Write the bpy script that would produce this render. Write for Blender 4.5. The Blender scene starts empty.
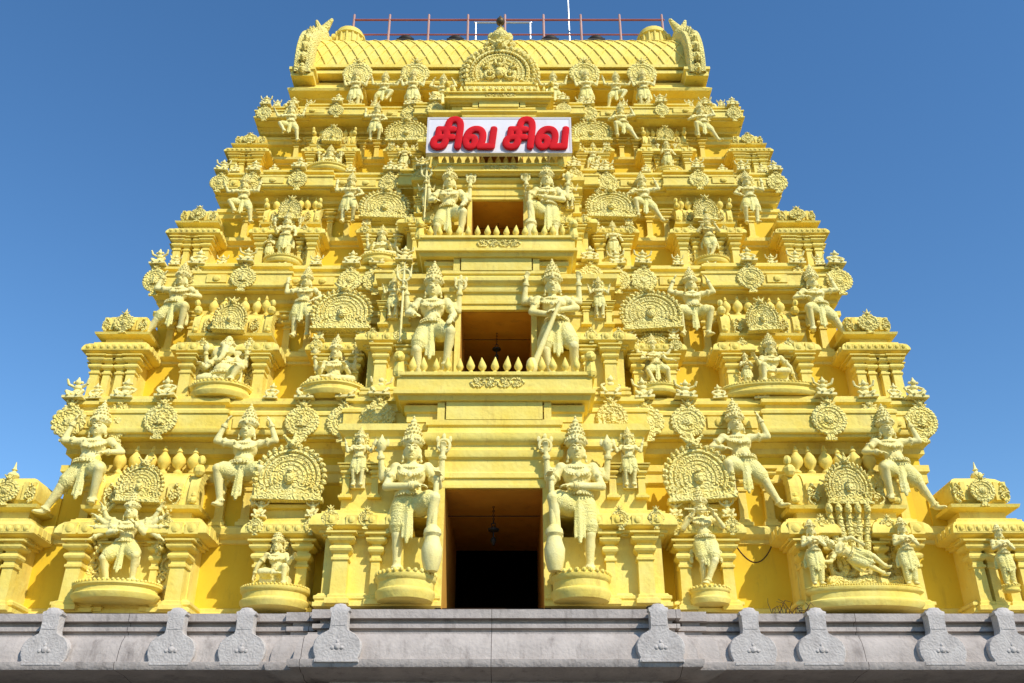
import bpy, bmesh, math, random
from mathutils import Vector, Matrix
random.seed(7)
SC = bpy.context.scene
COL = SC.collection
R = math.radians
PI = math.pi

# ------------------------------------------------------------------ camera, sky, sun, exposure
cam_d = bpy.data.cameras.new("camera"); cam = bpy.data.objects.new("camera", cam_d); COL.objects.link(cam)
cam.location = (0.34, 0, 1.6); cam.rotation_euler = (R(90 + 28), 0, 0)
cam_d.lens = 33.75; cam_d.sensor_width = 36; cam_d.clip_start = 0.1; cam_d.clip_end = 5000
SC.camera = cam
SUN_EL, SUN_AZ = 42.0, 40.0          # azimuth measured from the facade's normal towards the viewer's right
w = bpy.data.worlds.new("World"); SC.world = w; w.use_nodes = True
nt = w.node_tree; bg = nt.nodes["Background"]
sky = nt.nodes.new("ShaderNodeTexSky"); sky.sky_type = 'NISHITA'; sky.sun_disc = False
sky.sun_elevation = R(SUN_EL); sky.sun_rotation = R(180 - SUN_AZ); sky.altitude = 0
sky.air_density = 1.0; sky.dust_density = 0.0; sky.ozone_density = 2.2
hs = nt.nodes.new("ShaderNodeHueSaturation"); hs.inputs['Saturation'].default_value = 1.22
nt.links.new(sky.outputs[0], hs.inputs['Color']); nt.links.new(hs.outputs[0], bg.inputs['Color'])
bg.inputs['Strength'].default_value = 0.148
sun_d = bpy.data.lights.new("sun", 'SUN'); sun_d.energy = 3.9; sun_d.angle = R(0.5); sun_d.color = (1, .95, .86)
sun = bpy.data.objects.new("sun", sun_d); COL.objects.link(sun)
sd = Vector((math.sin(R(SUN_AZ)) * math.cos(R(SUN_EL)), -math.cos(R(SUN_AZ)) * math.cos(R(SUN_EL)), math.sin(R(SUN_EL))))
sun.rotation_euler = sd.to_track_quat('Z', 'Y').to_euler(); sun.location = sd * 60
SC.view_settings.view_transform = 'Standard'; SC.view_settings.look = 'None'
SC.view_settings.exposure = 0.29; SC.view_settings.gamma = 1

# ------------------------------------------------------------------ materials
def mat(name, c1, c2=None, rough=.7, nscale=1.5, bump=0.0, bscale=12, carve=0.0, cscale=9, stain=0.0, stain_col=(.16, .10, .05), metal=0, world=True, streak=True, mould=0.0, joints=0.0, tint=0.0):
    m = bpy.data.materials.new(name); m.use_nodes = True; t = m.node_tree; N = t.nodes; L = t.links
    b = N["Principled BSDF"]; b.inputs['Roughness'].default_value = rough; b.inputs['Metallic'].default_value = metal
    b.inputs['Specular IOR Level'].default_value = .25
    if world: pos = N.new("ShaderNodeNewGeometry").outputs['Position']
    else: pos = N.new("ShaderNodeTexCoord").outputs['Object']
    n1 = N.new("ShaderNodeTexNoise"); n1.inputs['Scale'].default_value = nscale; n1.inputs['Detail'].default_value = 6; n1.inputs['Roughness'].default_value = .65
    L.new(pos, n1.inputs['Vector'])
    mr = N.new("ShaderNodeMapRange"); mr.inputs[1].default_value = .3; mr.inputs[2].default_value = .7; L.new(n1.outputs[0], mr.inputs[0])
    mx = N.new("ShaderNodeMix"); mx.data_type = 'RGBA'; mx.inputs[6].default_value = (*c1, 1); mx.inputs[7].default_value = (*(c2 or c1), 1)
    L.new(mr.outputs[0], mx.inputs[0]); col = mx.outputs[2]
    if stain > 0:
        mp = N.new("ShaderNodeMapping"); L.new(pos, mp.inputs[0]); mp.inputs['Scale'].default_value = (3.2, 3.2, .55) if streak else (1, 1, 1)
        n2 = N.new("ShaderNodeTexNoise"); n2.inputs['Scale'].default_value = 1.3; n2.inputs['Detail'].default_value = 8; n2.inputs['Roughness'].default_value = .7
        L.new(mp.outputs[0], n2.inputs['Vector'])
        r2 = N.new("ShaderNodeMapRange"); r2.inputs[1].default_value = .54; r2.inputs[2].default_value = .78; r2.inputs[4].default_value = stain; L.new(n2.outputs[0], r2.inputs[0])
        m2 = N.new("ShaderNodeMix"); m2.data_type = 'RGBA'; m2.inputs[7].default_value = (*stain_col, 1)
        L.new(col, m2.inputs[6]); L.new(r2.outputs[0], m2.inputs[0]); col = m2.outputs[2]
    if mould > 0:
        mp = N.new("ShaderNodeMapping"); L.new(pos, mp.inputs[0]); mp.inputs['Scale'].default_value = (5, 5, 1.6); mp.inputs['Location'].default_value = (3, 7, 1)
        n3 = N.new("ShaderNodeTexNoise"); n3.inputs['Scale'].default_value = 1.6; n3.inputs['Detail'].default_value = 10; n3.inputs['Roughness'].default_value = .78
        L.new(mp.outputs[0], n3.inputs['Vector'])
        r3 = N.new("ShaderNodeMapRange"); r3.inputs[1].default_value = .57; r3.inputs[2].default_value = .72; r3.inputs[4].default_value = mould; L.new(n3.outputs[0], r3.inputs[0])
        m3 = N.new("ShaderNodeMix"); m3.data_type = 'RGBA'; m3.inputs[7].default_value = (.22, .125, .035, 1)
        L.new(col, m3.inputs[6]); L.new(r3.outputs[0], m3.inputs[0]); col = m3.outputs[2]
    if tint > 0:
        oi = N.new("ShaderNodeObjectInfo"); rt = N.new("ShaderNodeMapRange"); rt.inputs[3].default_value = 1 - tint; rt.inputs[4].default_value = 1.0; L.new(oi.outputs['Random'], rt.inputs[0])
        h2 = N.new("ShaderNodeHueSaturation"); L.new(col, h2.inputs['Color']); L.new(rt.outputs[0], h2.inputs['Value']); col = h2.outputs[0]
    if joints > 0:
        sx_ = N.new("ShaderNodeSeparateXYZ"); L.new(pos, sx_.inputs[0]); dv = N.new("ShaderNodeMath"); dv.operation = 'PINGPONG'; dv.inputs[1].default_value = joints; L.new(sx_.outputs[0], dv.inputs[0])
        lt = N.new("ShaderNodeMath"); lt.operation = 'LESS_THAN'; lt.inputs[1].default_value = .005; L.new(dv.outputs[0], lt.inputs[0])
        m4 = N.new("ShaderNodeMix"); m4.data_type = 'RGBA'; m4.inputs[7].default_value = (.07, .055, .05, 1); L.new(col, m4.inputs[6]); L.new(lt.outputs[0], m4.inputs[0]); col = m4.outputs[2]
    L.new(col, b.inputs['Base Color'])
    last = None
    if bump > 0:
        nb = N.new("ShaderNodeTexNoise"); nb.inputs['Scale'].default_value = bscale; nb.inputs['Detail'].default_value = 5; L.new(pos, nb.inputs['Vector'])
        bp = N.new("ShaderNodeBump"); bp.inputs['Strength'].default_value = bump; bp.inputs['Distance'].default_value = .03; L.new(nb.outputs[0], bp.inputs['Height']); last = bp
    if carve > 0:
        v = N.new("ShaderNodeTexVoronoi"); v.feature = 'SMOOTH_F1'; v.inputs['Scale'].default_value = cscale; v.inputs['Smoothness'].default_value = .35
        nd = N.new("ShaderNodeTexNoise"); nd.inputs['Scale'].default_value = cscale * .5; L.new(pos, nd.inputs['Vector'])
        md = N.new("ShaderNodeMixRGB"); md.blend_type = 'ADD'; md.inputs[0].default_value = .12; L.new(pos, md.inputs[1]); L.new(nd.outputs[1], md.inputs[2])
        L.new(md.outputs[0], v.inputs['Vector'])
        w1 = N.new("ShaderNodeMath"); w1.operation = 'SINE'; ml = N.new("ShaderNodeMath"); ml.operation = 'MULTIPLY'; ml.inputs[1].default_value = 16
        L.new(v.outputs['Distance'], ml.inputs[0]); L.new(ml.outputs[0], w1.inputs[0])
        bp = N.new("ShaderNodeBump"); bp.inputs['Strength'].default_value = carve; bp.inputs['Distance'].default_value = .04; L.new(w1.outputs[0], bp.inputs['Height'])
        if last: L.new(last.outputs[0], bp.inputs['Normal'])
        last = bp
    if last: L.new(last.outputs[0], b.inputs['Normal'])
    return m
M_WALL = mat("deep_yellow_paint", (.82, .57, .04), (.77, .49, .025), rough=.75, nscale=.9, bump=.12, mould=.25, stain=.35, stain_col=(.36, .17, .03))
M_CREAM = mat("pale_yellow_paint", (.88, .735, .205), (.86, .63, .10), rough=.75, nscale=1.6, bump=.38, stain=.5, stain_col=(.46, .26, .07), mould=.40, tint=.08)
M_CARVE = mat("carved_pale_yellow_plaster", (.88, .765, .28), (.86, .68, .16), rough=.7, nscale=2.5, bump=.15, carve=.5, cscale=9, mould=.35, tint=.08, stain=.30, stain_col=(.36, .22, .06))
M_STAT = mat("statue_cream_paint", (.88, .785, .36), (.86, .71, .23), rough=.7, nscale=3, bump=.3, bscale=26, carve=.12, cscale=22, mould=.30, tint=.07, stain=.30, stain_col=(.40, .25, .09))
M_CLOTH = mat("statue_carved_cloth", (.87, .79, .33), (.82, .69, .19), rough=.65, nscale=3, bump=.2, carve=.35, cscale=18, stain=.2, stain_col=(.36, .22, .08))
M_STONE = mat("grey_granite", (.49, .425, .375), (.35, .30, .265), rough=.85, nscale=2.2, bump=.5, bscale=18, stain=.85, stain_col=(.13, .105, .09), joints=1.55)
M_STONE2 = mat("pale_granite_carving", (.56, .51, .465), (.42, .375, .34), rough=.85, nscale=5, bump=.35, bscale=22, carve=.12, cscale=10, stain=.4, stain_col=(.16, .13, .12))
M_DARK = mat("shade_black_interior", (.035, .02, .012), rough=.95)  # unlit depth behind the doorways, painted in as a near-black colour
M_SOFFIT = mat("brown_orange_paint", (.72, .38, .06), (.6, .29, .04), rough=.8, bump=.1, stain=.4)
M_RED = mat("red_letter_paint", (.72, .010, .018), (.55, .006, .012), rough=.9, stain=.4, stain_col=(.30,.01,.02))
M_WHITE = mat("white_board", (.80, .78, .78), (.72, .68, .70), rough=.55, stain=.15)
M_FRAME = mat("grey_frame", (.66, .62, .60), rough=.6)
M_RAIL = mat("red_oxide_paint", (.45, .13, .10), (.32, .09, .07), rough=.55)
M_RAILP = mat("pale_pink_paint", (.52, .30, .25), (.40, .20, .16), rough=.55)
M_STEEL = mat("galvanised_steel", (.5, .52, .54), rough=.4, metal=.6)
M_BLACK = mat("black_iron", (.02, .018, .016), rough=.6)
M_GROUND = mat("dusty_ground", (.085, .075, .065), (.06, .053, .045), rough=.95, nscale=.4, bump=.4, bscale=4)

# ------------------------------------------------------------------ mesh helpers
def newbm(): return bmesh.new()
V3 = lambda *a: Vector(a)
def mesh_of(bm, name, m, smooth=False):
    bmesh.ops.recalc_face_normals(bm, faces=bm.faces[:])
    me = bpy.data.meshes.new(name); bm.to_mesh(me); bm.free()
    me.materials.append(m)
    if smooth is True:
        for p in me.polygons: p.use_smooth = True
    elif smooth:
        for p in me.polygons: p.use_smooth = True
        me.set_sharp_from_angle(angle=R(smooth))
    return me
def link(name, me, parent=None, loc=(0, 0, 0), scale=(1, 1, 1), rot=(0, 0, 0)):
    o = bpy.data.objects.new(name, me); COL.objects.link(o); o.parent = parent
    o.location = loc; o.scale = scale; o.rotation_euler = rot
    return o
def box(bm, x0, x1, y0, y1, z0, z1):
    v = [bm.verts.new(p) for p in ((x0, y0, z0), (x1, y0, z0), (x1, y1, z0), (x0, y1, z0), (x0, y0, z1), (x1, y0, z1), (x1, y1, z1), (x0, y1, z1))]
    for f in ((0, 3, 2, 1), (4, 5, 6, 7), (0, 1, 5, 4), (1, 2, 6, 5), (2, 3, 7, 6), (3, 0, 4, 7)): bm.faces.new([v[i] for i in f])
def ring(bm, x0, x1, y0, y1, prof, cap=True):
    """moulding: sweep (out, z) round a rectangular footprint with mitred corners"""
    rows = []
    for o, z in prof:
        rows.append([bm.verts.new(p) for p in ((x0 - o, y0 - o, z), (x1 + o, y0 - o, z), (x1 + o, y1 + o, z), (x0 - o, y1 + o, z))])
    for a, b in zip(rows, rows[1:]):
        for i in range(4):
            j = (i + 1) % 4; bm.faces.new((a[i], a[j], b[j], b[i]))
    if cap: bm.faces.new(rows[0][::-1]); bm.faces.new(rows[-1])
def lathe(bm, prof, n=16, mtx=None, sx=1, sy=1):
    rows = []; mtx = mtx or Matrix.Identity(4)
    for r, z in prof:
        rows.append([bm.verts.new(mtx @ Vector((r * sx * math.cos(2 * PI * i / n), r * sy * math.sin(2 * PI * i / n), z))) for i in range(n)])
    for a, b in zip(rows, rows[1:]):
        for i in range(n):
            j = (i + 1) % n; bm.faces.new((a[i], a[j], b[j], b[i]))
    bm.faces.new(rows[0][::-1]); bm.faces.new(rows[-1])
def ell(bm, c, r, n=10, rot=None):
    if not hasattr(r, '__len__'): r = (r, r, r)
    M = Matrix.Translation(c)
    if rot is not None: M = M @ rot
    bmesh.ops.create_uvsphere(bm, u_segments=n, v_segments=max(5, n * 2 // 3), radius=1, matrix=M @ Matrix.Diagonal((*r, 1)))
def limb(bm, p0, p1, r0, r1, n=10, ends=True):
    p0 = Vector(p0); p1 = Vector(p1); d = p1 - p0
    q = d.to_track_quat('Z', 'Y').to_matrix().to_4x4()
    lathe(bm, [(r0, 0), (r1, d.length)], n, Matrix.Translation(p0) @ q)
    if ends: ell(bm, p0, r0, n); ell(bm, p1, r1, n)
def torus(bm, c, axis, R0, r, n=20, m=6, a0=0, a1=2 * PI):
    q = Vector(axis).to_track_quat('Z', 'Y').to_matrix().to_4x4(); M = Matrix.Translation(c) @ q
    full = abs(a1 - a0 - 2 * PI) < 1e-4; rows = []
    for i in range(n if full else n + 1):
        a = a0 + (a1 - a0) * i / n
        rows.append([bm.verts.new(M @ Vector(((R0 + r * math.cos(2 * PI * j / m)) * math.cos(a), (R0 + r * math.cos(2 * PI * j / m)) * math.sin(a), r * math.sin(2 * PI * j / m)))) for j in range(m)])
    pairs = list(zip(rows, rows[1:])) + ([(rows[-1], rows[0])] if full else [])
    for a, b in pairs:
        for j in range(m):
            k = (j + 1) % m; bm.faces.new((a[j], b[j], b[k], a[k]))
    if not full: bm.faces.new(rows[0]); bm.faces.new(rows[-1][::-1])
def arc_xz(bm, cx, cy, cz, R0, r, a0=-.2, a1=PI + .2, n=18, m=6):
    """bar bent to an arc in the XZ plane"""
    rows = []
    for i in range(n + 1):
        a = a0 + (a1 - a0) * i / n
        rows.append([bm.verts.new((cx + (R0 + r * math.cos(2 * PI * j / m)) * math.cos(a), cy + r * math.sin(2 * PI * j / m), cz + (R0 + r * math.cos(2 * PI * j / m)) * math.sin(a))) for j in range(m)])
    for a, b in zip(rows, rows[1:]):
        for j in range(m):
            k = (j + 1) % m; bm.faces.new((a[j], b[j], b[k], a[k]))
    bm.faces.new(rows[0]); bm.faces.new(rows[-1][::-1])
def remeshed(bm, name, m, vox, smooth=2):
    bmesh.ops.recalc_face_normals(bm, faces=bm.faces[:])
    me = bpy.data.meshes.new(name + "_src"); bm.to_mesh(me); bm.free()
    o = bpy.data.objects.new("tmp", me); COL.objects.link(o)
    md = o.modifiers.new("r", 'REMESH'); md.mode = 'VOXEL'; md.voxel_size = vox; md.use_smooth_shade = True
    if smooth:
        s = o.modifiers.new("s", 'SMOOTH'); s.factor = .4; s.iterations = smooth
    dg = bpy.context.evaluated_depsgraph_get(); r = bpy.data.meshes.new_from_object(o.evaluated_get(dg))
    r.name = name; r.materials.clear(); r.materials.append(m)
    for p in r.polygons: p.use_smooth = True
    bpy.data.objects.remove(o); bpy.data.meshes.remove(me)
    return r

JR = random.Random(11)
def jlink(name, me, parent, loc, scale):
    k_ = 1 + JR.uniform(-.07, .07)
    return link(name, me, parent, loc, (scale[0] * k_ * JR.choice((-1, 1)), scale[1] * JR.uniform(.9, 1.1), scale[2] * (1 + JR.uniform(-.06, .06))), (JR.uniform(-.04, .04), JR.uniform(-.07, .07), JR.uniform(-.05, .05)))

# ------------------------------------------------------------------ tags
def tag(o, label=None, cat=None, group=None, kind=None):
    if label: o['label'] = label
    if cat: o['category'] = cat
    if group: o['group'] = group
    if kind: o['kind'] = kind
    return o
def empty(name, loc, rz=0, scale=(1, 1, 1)):
    o = bpy.data.objects.new(name, None); COL.objects.link(o); o.location = loc; o.rotation_euler = (0, 0, rz); o.scale = scale
    return o

# ------------------------------------------------------------------ ground
bm = newbm(); box(bm, -1500, 1500, -1500, 1500, -.2, 0)
tag(link('ground', mesh_of(bm, 'ground', M_GROUND)), kind='structure')

# ------------------------------------------------------------------ tower
CY = 22.0
EYE = 1.6
TY = [17.6, 18.3, 19.06, 19.67, 20.13]
TW = [18.94, 17.14, 15.28, 13.76, 12.62]
TZ = [5.40, 9.82, 13.53, 16.68, 19.24]
TH = [TZ[i + 1] - TZ[i] for i in range(4)]
FX = [w_ / TW[0] for w_ in TW]; FZ = [h / TH[0] for h in TH]
H = TH[0]
tower = empty('temple_tower', (0, CY, 0))
tag(tower, 'tall stepped temple gateway tower painted pale yellow, on a grey granite base', 'temple tower')
def tpart(name, me, loc, scale=(1, 1, 1), rot=(0, 0, 0)):
    return link(name, me, tower, (loc[0], loc[1] - CY, loc[2]), scale, rot)

KAP = [(0, 0), (.05, .0), (.05, .05), (.11, .05), (.11, .10), (.24, .12), (.28, .15), (.275, .22), (.24, .31), (.17, .385), (.10, .42), (.10, .46), (.04, .46), (.04, .50), (0, .50)]
PLINTH = [(.14, 0), (.14, .07), (.10, .075), (.10, .11), (.13, .13), (.13, .18), (.08, .20), (.05, .235), (0, .24)]
def shift(prof, dz, s=1, sz=None):
    return [(o * s, z * (sz if sz is not None else s) + dz) for o, z in prof]

# --- shared sub-part meshes
def pilaster_mesh(w_=.14, h=1.27):
    bm = newbm()
    p = [(.07, 0), (.07, .08), (.03, .10), (.03, .15), (0, .17), (-.008, h * .60), (.02, h * .61), (.02, h * .645), (-.005, h * .655), (-.01, h * .70),
         (.045, h * .735), (.06, h * .765), (.045, h * .80), (.0, h * .82), (.0, h * .845), (.08, h * .875), (.10, h * .90), (.10, h * .925), (.04, h * .93), (.06, h * .965), (.13, h * .975), (.13, h)]
    ring(bm, -w_, w_, -w_, w_, p)
    return mesh_of(bm, 'pilaster', M_CREAM)
ME_PIL = pilaster_mesh()
ME_PIL_S = pilaster_mesh(.105, 1.27)
ME_PIL_T = pilaster_mesh(.085, 1.27)
def baluster_mesh():
    bm = newbm()
    lathe(bm, [(.07, 0), (.10, .02), (.10, .06), (.05, .09), (.06, .12), (.13, .18), (.16, .25), (.14, .33), (.07, .41), (.05, .44), (.07, .46), (.045, .50), (.03, .56)], 12)
    return mesh_of(bm, 'baluster', M_CREAM, 50)
ME_BAL = baluster_mesh()
def spike_mesh():
    bm = newbm()
    lathe(bm, [(.035, 0), (.05, .02), (.05, .05), (.03, .07), (.075, .13), (.085, .18), (.06, .26), (.02, .36), (.004, .40)], 10)
    return mesh_of(bm, 'finial_spike', M_CREAM, 50)
ME_SPIKE = spike_mesh()
def kalasam_mesh():
    bm = newbm()
    lathe(bm, [(.12, 0), (.15, .03), (.08, .08), (.06, .12), (.15, .18), (.19, .26), (.15, .34), (.06, .39), (.05, .43), (.09, .46), (.05, .50), (.03, .60), (.01, .72)], 14)
    return mesh_of(bm, 'finial', M_STAT, 50)
ME_KAL = kalasam_mesh()
def medallion_bm(np_=22, ni=14, pr_=.16, swirl=False, foot=True):
    bm = newbm()
    Mx = Matrix.Rotation(R(90), 4, 'X')            # lathe axis -> -Y
    lathe(bm, [(.98, -.05), (.98, .14), (.90, .20), (.80, .20), (.76, .14), (.68, .14), (.64, .21), (.56, .21), (.52, .15), (.36, .15), (.32, .23), (.22, .30), (.01, .33)], 28, Mx)
    for i in range(np_):
        a = -PI / 2 + .3 + i * (2 * PI - .6) / (np_ - 1)
        ell(bm, (.93 * math.cos(a), -.10, .93 * math.sin(a)), (pr_, .12, pr_), 7)
    for i in range(ni):
        a = 2 * PI * i / ni
        if swirl: limb(bm, (.34 * math.cos(a), -.17, .34 * math.sin(a)), (.78 * math.cos(a + .5), -.16, .78 * math.sin(a + .5)), .06, .04, 6, False)
        else: ell(bm, (.42 * math.cos(a), -.13, .42 * math.sin(a)), (.09, .07, .09), 6)
        if pr_ > .18: ell(bm, (.70 * math.cos(a), -.16, .70 * math.sin(a)), (.08, .06, .08), 6)
    if swirl:
        limb(bm, (0, -.3, -.3), (0, -.3, .12), .13, .09, 8); ell(bm, (0, -.33, .26), (.1, .09, .12), 7)
        for s in (-1, 1): limb(bm, (s * .08, -.3, .1), (s * .3, -.28, -.02), .06, .04, 6); limb(bm, (s * .06, -.3, -.28), (s * .28, -.3, -.32), .08, .06, 6)
    # crest: face, horns, tuft
    ell(bm, (0, -.16, 1.14), (.20, .16, .19), 8); ell(bm, (0, -.34, 1.08), (.07, .07, .06), 6)
    for s in (-1, 1):
        ell(bm, (s * .09, -.30, 1.18), .045, 6)
        limb(bm, (s * .14, -.14, 1.22), (s * .32, -.12, 1.42), .09, .04, 6); ell(bm, (s * .34, -.12, 1.46), .07, 6)
        limb(bm, (s * .2, -.12, 1.02), (s * .42, -.12, 1.12), .08, .05, 6)
    limb(bm, (0, -.12, 1.3), (0, -.1, 1.62), .13, .04, 8); ell(bm, (0, -.1, 1.5), (.12, .09, .1), 7)
    if foot: box(bm, -.22, .22, -.14, .05, -1.25, -.9); box(bm, -.34, .34, -.2, .05, -1.38, -1.2)
    return bm
ME_MEDS = [mesh_of(medallion_bm(), 'medallion', M_CARVE, 45), mesh_of(medallion_bm(15, 10, .21), 'medallion', M_CARVE, 45), mesh_of(medallion_bm(26, 12, .13, True), 'medallion', M_CARVE, 45)]
ME_MED = ME_MEDS[0]
def crest_mesh(v):
    bm = newbm()
    ell(bm, (0, 0, .12), (.11, .09, .12), 9); ell(bm, (0, -.01, .27), (.10, .075, .08), 9); ell(bm, (0, -.04, .40), (.065, .065, .075), 9)
    limb(bm, (0, -.03, .44), (0, -.03, .54), .05, .015, 8)
    for s in (-1, 1):
        limb(bm, (s * .08, 0, .30), (s * .20, -.03, .24 if v else .36), .04, .03, 7); limb(bm, (s * .20, -.03, .24 if v else .36), (s * .15 if v else s * .23, -.06, .10 if v else .48), .03, .025, 7)
        limb(bm, (s * .06, -.04, .08), (s * .17, -.12, .12), .06, .045, 7); limb(bm, (s * .17, -.12, .12), (s * .10, -.15, .0), .04, .035, 7)
        ell(bm, (s * .10, -.19, -.01), (.035, .06, .03), 6)
        ell(bm, (s * .085, -.03, .40), (.03, .03, .04), 6)
    box(bm, -.22, .22, -.2, .12, -.08, -.015)
    return mesh_of(bm, 'crest_figure', M_STAT, 50)
ME_CREST = [crest_mesh(0), crest_mesh(1)]
def scroll_mesh():
    bm = newbm()
    arc_xz(bm, 0, 0, .0, .16, .035, -PI / 2, PI, 14, 6); arc_xz(bm, -.06, 0, .02, .09, .03, 0, PI * 1.5, 12, 6)
    arc_xz(bm, .02, 0, .34, .15, .032, PI / 2 - .4, PI * 2, 14, 6); arc_xz(bm, .06, 0, .34, .08, .03, -PI, PI / 2, 12, 6)
    for p_ in ((-.06, 0, .02), (.06, 0, .34), (.16, 0, .17), (-.15, 0, .2), (0, 0, -.2), (0, 0, .54)): ell(bm, p_, (.055, .045, .065), 7)
    limb(bm, (.1, 0, -.16), (.0, 0, -.26), .04, .03, 6); limb(bm, (-.05, 0, .46), (.04, 0, .58), .04, .02, 6)
    return mesh_of(bm, 'scroll_relief', M_CARVE, 50)
ME_SCR = scroll_mesh()
def arch_bm():
    """horseshoe fan with concentric ribs and curled rim, radius 1, base at z=-.55"""
    bm = newbm()
    Mx = Matrix.Rotation(R(90), 4, 'X')
    lathe(bm, [(.93, -.1), (.93, .10), (.86, .12), (.4, .16), (.01, .18)], 32, Mx, sx=1.0, sy=.86)
    for rr, th in ((.92, .07), (.76, .055), (.61, .055), (.46, .055), (.31, .05)):
        arc_xz(bm, 0, -.14, -.08, rr * .94, th, -.45, PI + .45, 22, 6)
    for i in range(23):
        a = -.5 + i * (PI + 1.0) / 22
        c = Vector((1.02 * math.cos(a), -.12, -.08 + .98 * math.sin(a)))
        ell(bm, c, (.10, .13, .10), 6)
        ell(bm, c + Vector((.07 * math.cos(a + .5), -.06, .07 * math.sin(a + .5))), .055, 5)
    ell(bm, (0, -.22, -.12), (.16, .12, .2), 8); ell(bm, (0, -.28, .10), (.09, .08, .09), 7)
    for i in range(30):
        a = -.3 + i * (PI + .6) / 29
        ell(bm, (.68 * .94 * math.cos(a), -.14, -.08 + .68 * .94 * math.sin(a)), .045, 5)
    box(bm, -.98, .98, -.22, .1, -.72, -.58); box(bm, -1.06, 1.06, -.28, .1, -.82, -.715)
    for s in (-1, 1):
        torus(bm, (s * .86, -.16, -.45), (0, 1, 0), .14, .05, 12, 5); ell(bm, (s * .86, -.16, -.45), .06, 6)
    ell(bm, (0, -.16, .98), (.2, .18, .17), 8); ell(bm, (0, -.34, .92), (.08, .08, .06), 6)
    for s in (-1, 1):
        ell(bm, (s * .09, -.31, 1.03), .045, 5)
        limb(bm, (s * .13, -.14, 1.06), (s * .3, -.12, 1.24), .09, .04, 6); ell(bm, (s * .33, -.12, 1.27), .06, 5)
    limb(bm, (0, -.12, 1.1), (0, -.1, 1.38), .11, .03, 7)
    return bm
ME_ARCH = mesh_of(arch_bm(), 'arch_medallion', M_CARVE, 45)

# --- small kudu blocks along a cornice, kept in the cornice mesh
def kudu_row(bm, x0, x1, y, z, n, s=.09):
    for i in range(n):
        x = x0 + (x1 - x0) * (i + .5) / n
        box(bm, x - s, x + s, y - .035, y + .2, z - s * .9, z + s * .9)
        ell(bm, (x, y - .03, z), (s * .7, .04, s * .7), 7)
def kudu_side(bm, x, sgn, y0, y1, z, n, s=.09):
    for i in range(n):
        y = y0 + (y1 - y0) * (i + .5) / n
        box(bm, min(x, x + sgn * .035), max(x, x + sgn * .035), y - s, y + s, z - s * .9, z + s * .9)

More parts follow.
